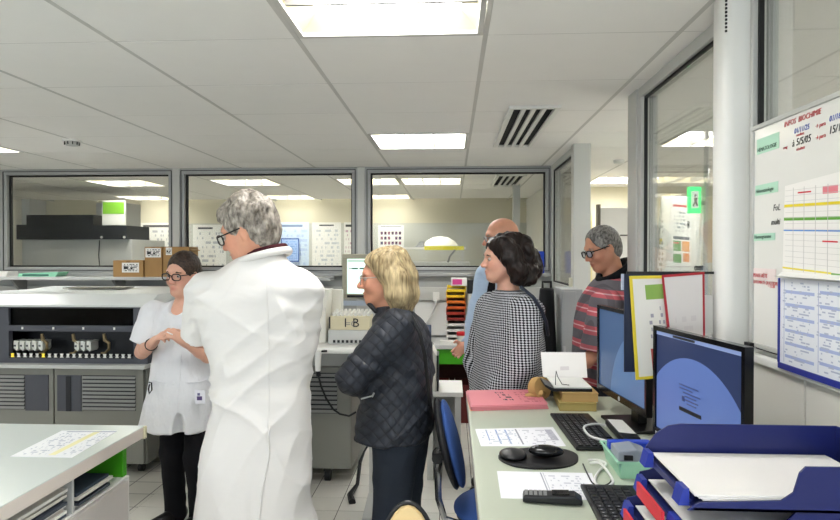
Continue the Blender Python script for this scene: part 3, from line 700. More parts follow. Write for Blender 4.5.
t = thing('red_pack', 'pink and white reagent pack on the tray stack beside the bald man', 'pack', (ax(461, 5.62), 5.7, BZ+10*pit))
MB().box(ax(451, 5.62), ax(467, 5.62), 5.62, 5.8, BZ+10*pit, BZ+10*pit+.07).build('carton', m_white, t, bevel=.004)
MB().box(ax(452.5, 5.62), ax(462, 5.62), 5.612, 5.6195, BZ+10*pit+.012, BZ+10*pit+.06).build('pink_label', M('magenta', '#cf3f8a', .5), t)
t = thing('grey_rack_tower', 'grey instrument tower with black top right of the coloured trays', 'instrument', (ax(473, 5.6), 5.7, BZ))
MB().box(ax(467.5, 5.6), ax(480, 5.6), 5.6, 5.85, BZ, az(294, 5.6)).build('housing', m_lgrey, t, bevel=.006)
MB().box(ax(467.5, 5.6), ax(480, 5.6), 5.6, 5.85, az(293.7, 5.6), az(280, 5.6)).build('black_top', m_black, t, bevel=.006)
for k in range(5): MB().box(ax(468.5, 5.6), ax(471, 5.6), 5.592, 5.5995, BZ+.05+.06*k, BZ+.09+.06*k).build('drawer_tab', M('navy_plastic', '#25324f'), t)

# folder, dark bag and cabinet near the corner
t = thing('blue_binder', 'bright blue binder standing on the sill at the corner post', 'binder', (ax(537, 5.9), 5.9, ZS-.02))
MB().box(ax(530, 5.88), ax(545, 5.88), 5.925, 5.975, ZS-.0195, ZS+.19).build('cover', M('royal_blue', '#1c3fb0', .45), t, bevel=.004)
MB().box(ax(531, 5.88), ax(536, 5.88), 5.92, 5.9245, ZS+.06, ZS+.14).build('spine_label', m_white, t)
t = thing('grey_cabinet', 'tall grey storage cabinet beside the doorway post', 'cabinet', (.85, 4.55, 0))
MB().box(ax(562.5, 4.4), .915, 4.4, 4.74, .03, az(289, 4.4)).build('body', M('cabinet_grey', '#9a9c9d', .45), t, bevel=.004)
MB().box(ax(562, 4.4), ax(576, 4.4), 4.385, 4.399, .08, az(291, 4.4)).build('door', M('cabinet_grey', '#9a9c9d'), t, bevel=.003)
MB().box(ax(562.5, 4.4), .9, 4.42, 4.72, 0, .03).build('plinth', m_black, t)
MB().cyl((ax(564, 4.38), 4.36, .75), (ax(564, 4.38), 4.36, .87), .008).build('handle', m_steel, t)
t = thing('black_coat_bag', 'black bag standing behind the woman in the patterned jacket', 'bag', (ax(551, 4.6), 4.55, 0))
s_ = Sculpt(.012); X_ = ax(548, 4.5)
s_.loft([(X_, 4.56, .0, .07, .11), (X_, 4.56, .3, .075, .13), (X_, 4.56, .8, .07, .12), (X_, 4.56, az(288, 4.5), .05, .08)], (0, 1), 0)
sculpt_obj('bag_body', s_, M('black_cloth', '#111214', .9), t, 2)
MB().tube([(X_-.03, 4.55, az(290, 4.5)), (X_-.03, 4.55, az(282, 4.5)), (X_+.03, 4.55, az(282, 4.5)), (X_+.03, 4.55, az(290, 4.5))], .01).build('strap', m_black, t)

# ------------------------------------------------------------------ analyser 1 (left)
YM = 4.05; m_char = M('charcoal_fascia', '#4b4d55', .42, var=.04); m_cab = M('warm_grey_cabinet', '#85857e', .45, var=.03)
m_shell = M('analyser_shell', '#dfe2e0', .35, var=.02)
xl, xr = -3.45, ax(147, YM)
t = thing('analyser', 'long white topped laboratory analyser with a charcoal front full of sample racks', 'analyser', ((xl+xr)/2, 4.6, 0))
zl = az(371, YM); zf0 = az(367, YM); zf1 = az(308, YM)
MB().box(xl, xr-.02, YM+.03, 5.2, .09, zl-.001).build('cabinet_body', m_cab, t, bevel=.006)
MB().box(xl, xr+.01, YM-.06, 5.2, zl, zf0).build('ledge', m_lgrey, t, bevel=.005)
# fascia with two real openings
xa, xb = ax(8, YM), ax(133, YM); za, zb = az(328, YM), az(310, YM); zc, zd = az(362, YM), az(334, YM)
f = MB(); f.box(xl, xa, YM, YM+.04, zf0, zf1).box(xb, xr, YM, YM+.04, zf0, zf1).box(xa, xb, YM, YM+.04, zb, zf1).box(xa, xb, YM, YM+.04, zd, za).box(xa, xb, YM, YM+.04, zf0, zc)
f.build('fascia', m_char, t)
MB().box(xa, xb, YM+.001, YM+.04, zf0+.002, zc+.012).build('slot_sill', m_dark, t)
MB().box(xl, xr, YM+.5, 5.2, zf0, zf1).build('rear_body', m_dark, t)
MB().box(xl+.05, xr-.05, YM+.041, YM+.5, zf0+.0005, zf0+.004).build('bay_floor', m_dark, t)
MB().box(xl+.05, xr-.05, YM+.041, YM+.5, zf1-.006, zf1).build('bay_roof', m_dark, t)
MB().box(xa, xb, YM+.2, YM+.21, zc-.02, zd+.02).build('bay_back', m_dark, t)
MB().box(xr-.05, xr, YM+.041, YM+.5, zf0, zf1).build('side_panel', m_char, t)
MB().box(xl, xl+.05, YM+.041, YM+.5, zf0, zf1).build('side_panel', m_char, t)
MB().box(xa, xb, YM+.02, YM+.026, za, zb).build('dark_window', glass_mat('smoked_glass', (.12, .12, .13), .6), t)
MB().box(xa, xb, YM+.3, YM+.34, za, zb-.03).build('inner_plate', m_dark, t)
MB().tube([at(97, 323, Y=YM+.12), at(118, 321, Y=YM+.15), at(131, 316, Y=YM+.15), at(130, 322, Y=YM+.15)], .008).build('probe_arm', m_steel, t)
MB().box(ax(60, YM+.2), ax(125, YM+.2), YM+.2, YM+.25, za, za+.05).build('inner_rail', m_cab, t)
MB().slab([at(112, 312, Y=YM+.2), at(124, 319, Y=YM+.2), at(123, 322, Y=YM+.2), at(110, 315, Y=YM+.2)], (0, -1, 0), .02).build('lever', m_grey, t)
for u in (22, 53, 83, 114): MB().box(ax(u, YM)-.006, ax(u, YM)+.006, YM-.004, YM-.0003, az(332, YM), az(329.5, YM)).build('marker', m_white, t)
m_clip = M('rack_white', '#d6d8d0', .4); m_brass = M('brass_hook', '#8b7a5a', .4, .5)
def clip(u, v=352):
    x = ax(u, YM+.06); z = az(v, YM+.06); m = MB(); m.prism([(x-.018, z+.008), (x+.004, z-.012), (x+.014, z+.004), (x+.012, z+.045), (x+.018, z+.055), (x-.016, z+.058), (x-.018, z+.03)], YM+.03, YM+.12, 'y')
    o = m.build('rack_clip', m_clip, t); MB().box(x-.014, x-.002, YM+.026, YM+.0295, z+.018, z+.03).build('slot', m_char, o)
for u in (18.5, 24.5, 30.5, 36.5, 43, 79, 85, 91): clip(u)
for u, up in ((42, 1), (73, 1), (104, 1)):
    p_ = [at(u, 334, Y=YM+.05), at(u+1, 340, Y=YM+.04), at(u+5, 343, Y=YM+.04), at(u+5, 349, Y=YM+.05), at(u+1, 353, Y=YM+.06), at(u-3, 353, Y=YM+.06)]
    MB().tube(p_, [.011, .013, .011, .009, .008, .006]).build('hook', m_brass, t, smooth=True)
for k in range(20):
    u = 12 + k*6.15; x = ax(u, YM); yel = k in (0, 5)
    MB().prism([(x-.012, az(361, YM)), (x+.012, az(361, YM)), (x+.007, az(359, YM)), (x+.012, az(357, YM)), (x-.012, az(357, YM)), (x-.007, az(359, YM))], YM-.003, YM+.0005, 'y').build('slot_light', M('slot_yellow', '#f0d84a', .4, emit=.3) if yel else m_white, t)
# bowed white cover
prof = [(YM-.03, zf1-.005), (YM-.035, zf1+.012), (YM+.1, az(299, YM)+.02), (YM+.45, az(294, YM+.45)+.01), (YM+.8, 1.225), (5.2, 1.235), (5.2, zf1+.002), (YM+.0, zf1+.002)]
MB().prism(prof, xl, xr+.03, 'x').build('top_cover', m_shell, t, bevel=.008, smooth=True)
MB().box(ax(70, 4.9), ax(128, 4.9), 4.8, 5.0, 1.236, 1.242).build('vent_slot', M('cover_slot', '#6f6a60', .5), t)
# doors with louvres
def louvre_door(par, x0, x1, z0, z1, Y, vx0, vx1, vz0, vz1, n):
    d = MB().box(x0, x1, Y, Y+.025, z0, z1).build('door', m_cab, par, bevel=.005)
    MB().box(vx0, vx1, Y-.003, Y-.0002, vz0, vz1).build('vent_recess', m_dark, d)
    for k in range(n):
        z = vz0 + (vz1-vz0)*(k+.5)/n; hh = (vz1-vz0)/n*.3
        MB().slab([(vx0, Y-.014, z-hh), (vx1, Y-.014, z-hh), (vx1, Y-.004, z+hh), (vx0, Y-.004, z+hh)], (0, -1, .3), .003).build('louvre', m_grey, d)
    return d
xs = ax(53, YM); z0d, z1d = .1, zl-.01
d1 = louvre_door(t, xl+.01, xs-.005, z0d, z1d, YM, ax(-14, YM), ax(24, YM), az(415, YM), az(379, YM), 9)
MB().box(ax(25, YM), ax(48, YM), YM-.008, YM-.0002, az(416, YM), az(379, YM)).build('dark_panel', m_char, d1)
d2 = louvre_door(t, xs+.005, xr-.03, z0d, z1d, YM, ax(82, YM), ax(135, YM), az(415, YM), az(379, YM), 9)
MB().box(ax(57, YM), ax(81, YM), YM-.008, YM-.0002, az(416, YM), az(379, YM)).build('dark_panel', m_char, d2)
MB().box(ax(66, YM), ax(71, YM), YM-.012, YM-.0085, az(416, YM), az(380, YM)).build('grip_slot', m_dark, d2)
for x in (xl+.15, xs, xr-.12):
    for y in (YM+.15, 5.05):
        c_ = MB().cyl((x, y, .06), (x, y, .0895), .02).build('caster', m_steel, t); MB().cyl((x-.015, y, .0325), (x+.015, y, .0325), .032).build('wheel', m_black, c_, smooth=True)

# ------------------------------------------------------------------ analyser 2 (behind the tall man)
YM2 = 4.0; xl2, xr2 = ax(196, YM2), ax(351, YM2)
t = thing('analyser_cabinet', 'grey louvred analyser cabinet on casters behind the man in the white coat', 'analyser', ((xl2+xr2)/2, 4.4, 0))
z1 = az(352, YM2)
MB().box(xl2, xr2, YM2+.03, 4.85, .1, z1).build('body', m_cab, t, bevel=.008)
d = louvre_door(t, ax(275, YM2), xr2-.002, .11, az(373, YM2)+.03, YM2, ax(300, YM2), ax(337, YM2), az(415, YM2), az(374, YM2), 9)
louvre_door(t, xl2+.002, ax(274, YM2), .11, az(373, YM2)+.03, YM2, ax(205, YM2), ax(245, YM2), az(415, YM2), az(374, YM2), 9)
MB().box(xl2, xr2, YM2+.01, YM2+.029, az(372, YM2)+.03, z1).build('upper_band', M('band_grey', '#a5a6a2', .45), t)
MB().box(xl2, ax(318, YM2+.2), YM2+.25, 4.85, z1+.001, 1.17).build('upper_housing', m_lgrey, t, bevel=.01)
for x in (xl2+.12, ax(325, YM2)):
    for y in (YM2+.09, 4.75):
        c_ = MB().box(x-.025, x+.025, y-.03, y+.03, .07, .0995).build('caster', m_black, t); MB().cyl((x-.018, y, .042), (x+.018, y, .042), .042).build('wheel', m_black, c_, smooth=True)

# narrow white table in front of it with height adjustable legs
ZTB = az(343, 3.75)
t = thing('side_table', 'narrow white table with grey column legs in front of the blonde woman', 'table', (-.6, 3.75, 0))
MB().box(ax(285, 3.6), ax(408, 3.6), 3.52, 3.97, ZTB-.035, ZTB).build('tabletop', m_white, t, bevel=.012)
for x in (-.96, -.47):
    MB().box(x-.03, x+.03, 3.71, 3.77, .05, ZTB-.036).build('leg', m_lgrey, t, bevel=.008)
    MB().prism([(3.45, .005), (4.0, .005), (4.0, .03), (3.78, .07), (3.7, .07), (3.45, .03)], x-.035, x+.035, 'x').build('foot', m_lgrey, t, bevel=.006)
t = thing('specimen_box', 'cream rack box full of white capped tubes marked with a B', 'rack', (ax(347, 3.72), 3.75, ZTB))
x0, x1 = ax(328, 3.66), ax(370, 3.66)
MB().box(x0, x1, 3.66, 3.86, ZTB, az(331, 3.66)).build('lower_tray', m_lgrey, t, bevel=.004)
for k in range(8): MB().box(x0+.03+.026*k, x0+.044+.026*k, 3.655, 3.6598, ZTB+.01, ZTB+.026).build('slot', m_dark, t)
zt_ = az(331, 3.66)+.001; ztt = az(317, 3.66)
MB().box(x0+.005, x1-.005, 3.67, 3.85, zt_, ztt).build('rack_body', M('cream_plastic', '#d8cfae', .5), t, bevel=.003)
MB().box(x0+.004, x0+.012, 3.665, 3.6695, zt_+.008, ztt-.004).build('dark_edge', m_dark, t)
for i in range(9):
    for j in range(3):
        cx, cy = x0+.03+.026*i, 3.69+.055*j; MB().cyl((cx, cy, ztt+.0005), (cx, cy, ztt+.02+.006*((i*3+j) % 3)), .0095, n=8).build('tube_cap', m_white, t)
text('B', m_dark, t, (ax(352, 3.66), 3.668, zt_+.018), (1, 0, 0), (0, 0, 1), .075, 'letter_mark')
text('1', m_dark, t, (ax(342, 3.66), 3.668, zt_+.018), (1, 0, 0), (0, 0, 1), .075, 'letter_mark')
text('=C', m_grey, t, (ax(345.5, 3.66), 3.668, zt_+.02), (1, 0, 0), (0, 0, 1), .05, 'letter_mark')
t = thing('white_module', 'white stepped instrument module right beside the tall man', 'instrument', (ax(328, 3.8), 3.85, ZTB))
MB().prism([(3.7, ZTB), (3.95, ZTB), (3.95, az(291, 3.7)), (3.78, az(291, 3.7)), (3.7, az(308, 3.7))], ax(312, 3.75), ax(327.5, 3.75), 'x').build('tower', m_offw, t, bevel=.008)
MB().prism([(3.87, ZTB), (3.96, ZTB), (3.96, az(291, 3.8)), (3.9, az(291, 3.8)), (3.87, az(312, 3.8))], ax(327.8, 3.87), ax(341, 3.87), 'x').build('rear_tower', m_offw, t, bevel=.006)
# handheld scanner hung from the table edge with black cable
t = thing('handheld_scanner', 'white handheld scanner hanging by a black cable from the white table', 'scanner', (ax(318, 3.5), 3.5, .8))
a_, b_ = at(318, 350, Y=3.49), at(318, 371, Y=3.49)
MB().tube([a_, (a_+b_)/2, b_], [.022, .018, .015]).build('grip', m_white, t, smooth=True)
MB().tube([at(310, 352, Y=3.49), at(327, 351, Y=3.49)], [.006, .006]).build('hook', m_black, t)
MB().tube([b_, at(318.5, 376, Y=3.49)], [.012, .014]).build('collar', m_black, t)
pts = [at(u, v, Y=3.5+.015*i) for i, (u, v) in enumerate(((318.5, 376), (321, 386), (326, 398), (333, 409), (340, 414), (349, 416), (356, 412)))]
MB().tube(pts, .006).build('cable', m_black, t, smooth=True)
# cream monitor on an arm
Y = 4.15; t = thing('cream_monitor', 'cream framed monitor with a pale green screen in front of the blonde woman', 'monitor', (ax(360, Y), Y, z1))
x0, x1, z0, z1_ = ax(342, Y), ax(388, Y), az(299, Y), az(254, Y)
fr = MB(); w = .032; fr.box(x0, x1, Y, Y+.04, z0, z0+w).box(x0, x1, Y, Y+.04, z1_-w, z1_).box(x0, x0+w, Y, Y+.04, z0+w, z1_-w).box(x1-w, x1, Y, Y+.04, z0+w, z1_-w); fr.build('bezel', M('cream_bezel', '#aaa694', .5), t, bevel=.005)
MB().box(x0+.01, x1-.01, Y+.041, Y+.09, z0+.01, z1_-.01).build('back_case', M('cream_bezel', '#aaa694'), t, bevel=.01)
ms = print_mat('cream_screen', '#cfe6da', [(.02, .98, .9, .97, '#9fb0a8')], [(.06, .95, .68, .76, 1, '#2d4a40', .8, 8), (.1, .9, .1, .6, 9, '#b9d4c6', .5, 10)], .3, .75)
sheet('screen', [(x0+w, Y+.02, z0+w), (x1-w, Y+.02, z0+w), (x1-w, Y+.02, z1_-w), (x0+w, Y+.02, z1_-w)], ms, t, th=.01, normal=(0, -1, 0))
MB().box(x0+w+.003, x1-w-.003, Y-.004, Y-.0003, z0+.008, z0+.024).build('control_strip', m_dark, t)
MB().box(ax(356, Y), ax(374, Y), Y+.02, Y+.07, z1, z0-.001).build('neck', m_lgrey, t)
MB().box(ax(342, Y), ax(366, Y), Y-.01, Y+.0, az(306, Y), az(301, Y)).build('keypad', M('pale_blue_plastic', '#b9c4d4', .4), t)
# white unit and low table beyond the blonde woman
t = thing('low_cabinet', 'low white cabinet standing between the quilted jacket and the desk chair', 'cabinet', (ax(448, 4.1), 4.3, 0))
zt_ = az(386, 4.3); MB().box(ax(425, 4.1), ax(463, 4.1), 4.1, 4.5, zt_-.03, zt_).build('top', m_white, t, bevel=.003)
for x in (ax(427, 4.1), ax(455, 4.1)): MB().box(x, x+.04, 4.12, 4.48, .0, zt_-.031).build('side_panel', m_lgrey, t)
MB().box(ax(427, 4.1)+.041, ax(455, 4.1)-.001, 4.44, 4.47, .05, zt_-.031).build('back_panel', m_lgrey, t)
t = thing('white_bin', 'tall white bin unit with a dark edge on the low cabinet', 'bin', (ax(431, 4.12), 4.25, zt_))
MB().prism([(ax(425, 4.12), zt_), (ax(436, 4.12), zt_), (ax(436.5, 4.12), az(356, 4.12)), (ax(433, 4.12), az(350, 4.12)), (ax(425, 4.12), az(350, 4.12))], 4.12, 4.34, 'y').build('shell', m_offw, t, bevel=.006)
MB().box(ax(436.8, 4.12), ax(438.5, 4.12), 4.13, 4.33, zt_, az(356, 4.12)).build('dark_side', m_dark, t)
MB().tube([at(431, 349, Y=4.15), at(434, 343, Y=4.15)], .006).build('lever', m_white, t)
t = thing('yellow_crate', 'small yellow crate on the floor under the green bench', 'crate', (ax(421, 4.9), 4.9, .004))
b = MB(); x0, x1 = ax(413, 4.85), ax(427, 4.85); b.box(x0, x1, 4.82, 5.0, .004, .01).box(x0, x0+.006, 4.82, 5.0, .01, .1).box(x1-.006, x1, 4.82, 5.0, .01, .1).box(x0+.006, x1-.006, 4.82, 4.826, .01, .07).box(x0+.006, x1-.006, 4.994, 5.0, .01, .1)
b.build('shell', M('crate_yellow', '#d2a92a', .5), t)
MB().box(x0-.003, x1+.003, 4.815, 4.8195, .055, .075).build('rim', M('crate_yellow', '#d2a92a'), t)
# black power cable with plug on the floor
MB().tube([at(369, 425, Y=4.3), at(371, 440, Y=4.2), at(364, 452, Y=4.1), at(360, 462, Y=4.0), (-.60, 3.9, .05), (-.63, 3.8, .02), (-.6, 3.7, .015)], [.007, .007, .007, .012, .012, .02, .022]).build('power_cable', m_black, smooth=True, label='black power cable dropping beside the grey table leg', cat='cable')

# ------------------------------------------------------------------ left worktop with pigeonholes
WX = -1.19; WY1 = 2.34
m_top = M('worktop_white', '#d3dbd7', .2, var=.015)
t = thing('worktop_unit', 'white lab worktop unit with open paper slots in the lower left corner', 'worktop', (-1.9, 1.2, 0))
MB().box(-3.2, WX, -.6, WY1, DESK-.002, DESK).build('glass_top', m_top, t)
MB().box(-3.2, WX, -.6, WY1, DESK-.045, DESK-.0025).build('slab', M('worktop_edge', '#d9cfc6', .4), t, bevel=.004)
MB().box(WX-.012, WX+.006, WY1-.012, WY1+.006, DESK-.048, DESK-.001).build('corner_guard', M('cream_plastic', '#d8cfae'), t, bevel=.003)
zi = DESK - .17
MB().box(-3.15, WX-.03, -.55, WY1-.06, .08, zi).build('lower_body', m_white, t, bevel=.004)
MB().box(WX-.03, WX-.012, -.55, WY1-.1, .1, zi-.006).build('front_panel', M('unit_front', '#cfc9c4', .45), t, bevel=.003)
MB().box(WX-.6, WX-.58, -.5, WY1-.15, zi+.001, DESK-.046).build('back_panel', m_lgrey, t)
for y in (1.93, 1.6, 1.27, .9, .5): MB().box(WX-.575, WX-.03, y-.006, y+.006, zi+.001, DESK-.046).build('divider', m_lgrey, t)
MB().box(WX-.5, WX-.04, WY1-.09, WY1-.062, zi+.001, DESK-.046).build('green_end', m_lime, t)
mk = ['#2a2f3a', '#d8d4ca', '#33414f', '#e8e6e0', '#c9c3b8', '#e8e6e0', '#444b55']
for k, y in enumerate((1.76, 1.80, 1.85)):
    pass
def filed(x0, x1, y0, y1, n, lab, tilt):
    t = thing('filed_papers', lab, 'papers', ((x0+x1)/2, (y0+y1)/2, zi+.001))
    for k in range(n):
        MB().box(x0+rng.uniform(0, .02), x1-rng.uniform(0, .03), y0+rng.uniform(0, .015), y1-rng.uniform(0, .015), zi+.001+k*.0105, zi+.0105+k*.0105).build('folder', M('filed_%s' % mk[(k+int(y0*10)) % 7][1:], mk[(k+int(y0*10)) % 7], .6), t)
filed(WX-.4, WX-.02, 1.95, 2.16, 5, 'dark and white folders lying in the worktop slot nearest the woman', 0)
filed(WX-.4, WX-.025, 1.62, 1.91, 9, 'stack of loose white papers in the worktop slot at the photo corner', 0)
filed(WX-.4, WX-.025, 1.29, 1.58, 7, 'papers in the worktop slot below the frame edge', 0)
mpw = print_mat('print_work', '#eef0f2', [(.55, .66, .05, .98, '#efeab8'), (0.06, .94, .93, .97, '#9aa0b0')], [(.05, .52, .06, .9, 14, '#b4bac8', .3, 8), (.7, .95, .06, .9, 14, '#bcc2cc', .3, 5)])
c_ = [at(10, 456.5, Z=DESK+.001), at(72, 457.5, Z=DESK+.001), at(118, 430.5, Z=DESK+.001), at(62, 430.5, Z=DESK+.001)]
sheet('form_sheet', c_, mpw, th=.0008, normal=(0, 0, 1), label='printed form with a yellow column lying on the left worktop', cat='paper')
# ------------------------------------------------------------------ right desk
m_desk = M('desk_top_pale', '#b7beac', .28, var=.015)
DX0, DX1, DY1 = .07, XR-.04, 2.93
t = thing('desk', 'long pale green-white desk along the glazed partition', 'desk', (.5, 2.0, 0))
MB().box(DX0, DX1, .6, DY1, DESK-.03, DESK).build('desktop', m_desk, t, bevel=.004)
MB().box(DX0-.003, DX0, .6, DY1, DESK-.03, DESK-.004).build('edge_band', M('desk_edge', '#8d8b84', .5), t)
for y in (2.84, 1.75, .75):
    MB().box(.52, .58, y-.03, y+.03, .04, DESK-.031).build('leg', m_lgrey, t, bevel=.006)
    MB().box(.2, .88, y-.035, y+.035, 0, .04).build('foot', m_lgrey, t, bevel=.008)
MB().box(.86, .885, .7, 2.9, .35, DESK-.031).build('modesty_panel', m_lgrey, t)
def dk(u, v, z=DESK): return at(u, v, Z=z)

# pink folders: a stack of thin folders
fp = [dk(472, 411), dk(548, 409), dk(537, 394), dk(467, 395)]
mpk = print_mat('pink_folder', '#dd8790', [], [(.45, .62, .3, .9, 4, '#2b2a33', .45, 4), (.7, .95, .2, .9, 5, '#c06a76', .5, 5)])
mpink = M('pink_card', '#d98a90', .6)
for k in range(6):
    jit = A([rng.uniform(-.006, .006), rng.uniform(-.006, .006), 0]); z = A([0, 0, .001 + .0034*(k+1)])
    top = k == 5
    o = sheet('pink_folder', [q + jit + z for q in fp], mpk if top else mpink, th=.003, normal=(0, 0, 1), cat='folder', group='pink folders piled at the desk end',
          label='topmost pink folder of the pile, with handwriting on its cover' if top else '%s pink card folder of the pile on the desk end' % ['lowest', 'second lowest', 'third lowest', 'fourth lowest', 'second topmost'][k])
sheet('orange_folder', [fp[0]+A([-.008, .0, .0005]), fp[0]+A([.05, .0, .0005]), fp[3]+A([.05, 0, .0005]), fp[3]+A([-.005, 0, .0005])], M('orange_card', '#ee9a78', .6), th=.0004, normal=(0, 0, 1), label='orange folder edge under the pile of pink folders', cat='folder')

def form(u, texts, rects, lab, z=.0012):
    c_ = [dk(*q, DESK+z) for q in u]; return sheet('form_sheet', c_, print_mat('print_'+lab[:22].replace(' ', '_'), '#ececf0', rects, texts), th=.001, normal=(0, 0, 1), label=lab, cat='paper')
form([(481, 446), (566, 446), (553, 427), (475, 429)], [(.03, .5, .1, .95, 8, '#bcc3d0', .3, 8), (.55, .97, .08, .95, 9, '#c2c2ca', .3, 7)],
     [(.12, .135, .3, .95, '#8aa0c8'), (.24, .26, .1, .95, '#8aa0c8'), (.36, .38, .1, .95, '#8aa0c8'), (.5, .52, .08, .98, '#8d909c'), (.88, .97, .3, .95, '#b0b0bc')], 'printed table form lying next to the pink folders')
form([(501, 498), (600, 500), (592, 473), (497, 471)], [(.55, .95, .1, .9, 9, '#c8c8d2', .3, 8)], [(.5, .515, .2, .98, '#a5a8b4'), (.53, .54, .2, .98, '#c0c2cc')], 'half blank form lying under the cordless phone')

# mouse mat with wrist rest, mouse
s_ = Sculpt(.004)
c0, c1, c2 = dk(538, 458), dk(515, 457), dk(552, 459)
zc_ = A([0, 0, DESK+.002])
sm = MB(); n = 40; L = [dk(*q) for q in ((499, 460), (500, 455), (508, 451), (520, 450), (532, 449), (548, 449), (566, 451), (577, 456), (577, 463), (566, 468), (545, 470), (525, 469), (510, 466))]
pts = []
for i in range(len(L)):
    p0, p1, p2, p3 = [L[(i+j-1) % len(L)] for j in range(4)]
    for k in range(4):
        tt = k/4; pts.append(.5*((2*p1)+(-p0+p2)*tt+(2*p0-5*p1+4*p2-p3)*tt**2+(-p0+3*p1-3*p2+p3)*tt**3))
t = thing('mouse_mat', 'black mouse mat with a padded wrist rest', 'mouse mat', tuple(dk(538, 459)))
MB().prism([(q[0], q[1]) for q in pts], DESK+.0005, DESK+.006, 'z').build('mat', m_black, t)
r = dk(513, 458); MB().sph((r[0], r[1], DESK+.0135), (.045, .055, .0125), 20, 10).build('wrist_rest', m_black, t, smooth='all')
q = dk(546, 456, DESK+.008)
t = thing('mouse', 'black computer mouse on the wrist-rest mat', 'mouse', (q[0], q[1], DESK+.0065))
m_gl = M('black_gloss', '#0d0d0f', .2)
MB().sph((0, 0, .0185), (.058, .034, .018), 20, 10).xf(Matrix.Rotation(math.radians(-8), 4, 'Z')).build('shell', m_gl, t, smooth='all', local=True)
MB().cyl((-.03, -.004, .029), (-.03, .004, .029), .008).build('scroll_wheel', m_grey, t, local=True)

def keyboard(lab, corners):
    """corners: far-left, far-right, near-right, near-left on the desk as keyed pixel points"""
    fl, fr, nr, nl = corners; ctr = (fl+fr+nr+nl)/4; e = nrm(((fl-nl)+(fr-nr))/2); ctr = (fl+fr)/2 - e*.225; ang = math.atan2(e[1], e[0])
    t = thing('keyboard', lab, 'keyboard', (ctr[0], ctr[1], DESK), ang)
    Lh, Wh = .225, .078
    MB().prism([(-Lh, -Wh), (Lh, -Wh), (Lh, Wh), (-Lh, Wh)], .003, .015, 'z').build('case', m_black, t, local=True, bevel=.004)
    for sx in (-1, 1): MB().box(sx*.19-.015, sx*.19+.015, .05, .06, 0, .003).build('foot', m_black, t, local=True)
    k0 = None; mk_ = M('key_black', '#1d1d20', .5)
    for r_ in range(6):
        n_ = 20 if r_ < 5 else 12
        for c_ in range(n_):
            if r_ == 5 and 3 <= c_ <= 6: continue
            x = -Lh+.018+c_*.0205 + (.003 if c_ > 14 else 0); y = -Wh+.018+(5-r_)*.0238 if r_ < 5 else -Wh+.016
            if x > Lh-.012: continue
            if k0 is None:
                k0 = MB().add([(-.009,-.0095,0),(.009,-.0095,0),(.009,.0095,0),(-.009,.0095,0),(-.0075,-.008,.005),(.0075,-.008,.005),(.0075,.008,.005),(-.0075,.008,.005)], [(4,5,6,7),(0,1,5,4),(1,2,6,5),(2,3,7,6),(3,0,4,7),(3,2,1,0)]).build('key', mk_, t, local=True); k0.location = (x, y, .0152)
            else: share(k0, 'key', t, (x, y, .0152))
    MB().box(-Lh+.1, -Lh+.2, -Wh+.007, -Wh+.025, .0152, .0205).build('space_bar', mk_, t, local=True)
    ml_ = M('key_legend', '#9a9a9e', .5); l0 = None
    for r_ in range(5):
        for c_ in range(14):
            x = -Lh+.018+c_*.0205; y = -Wh+.018+(5-r_)*.0238
            if l0 is None: l0 = MB().box(-.002, .002, -.0025, .0025, 0, .0003).build('key_legend', ml_, t, local=True); l0.location = (x-.002, y+.001, .0203)
            else: share(l0, 'key_legend', t, (x-.002, y+.001, .0203))
    return t
keyboard('black keyboard beside the mouse mat in front of the farther monitor', [dk(550, 419), dk(588, 414), dk(620, 448), dk(581, 460)])
keyboard('black keyboard cut by the photo bottom beside the cordless phone', [dk(583, 491), dk(633, 488), dk(666, 535), dk(612, 545)])

# cordless phone
a_, b_ = dk(528, 495, DESK+.015), dk(576, 498, DESK+.015); ang = math.atan2((b_-a_)[1], (b_-a_)[0]); ctr = (a_+b_)/2
t = thing('cordless_phone', 'black cordless phone handset lying on the half blank form', 'phone', (ctr[0], ctr[1], DESK+.003), ang)
MB().prism([(-.078, 0), (.078, 0), (.08, .012), (.06, .024), (-.02, .02), (-.076, .017)], -.024, .024, 'y').build('shell', m_black, t, local=True, bevel=.005)
MB().box(.0, .045, -.016, .016, .0225, .0246).rot(-3, 'Y', (0, 0, .022)).build('display', m_gl, t, local=True)
k0 = None
for i in range(5):
    for j in range(3):
        loc = (-.068+.0125*i, -.012+.012*j, .0185+.0004*i)
        if k0 is None: k0 = MB().box(-.0045, .0045, -.0045, .0045, 0, .002).build('button', m_grey, t, local=True); k0.location = loc
        else: share(k0, 'button', t, loc)

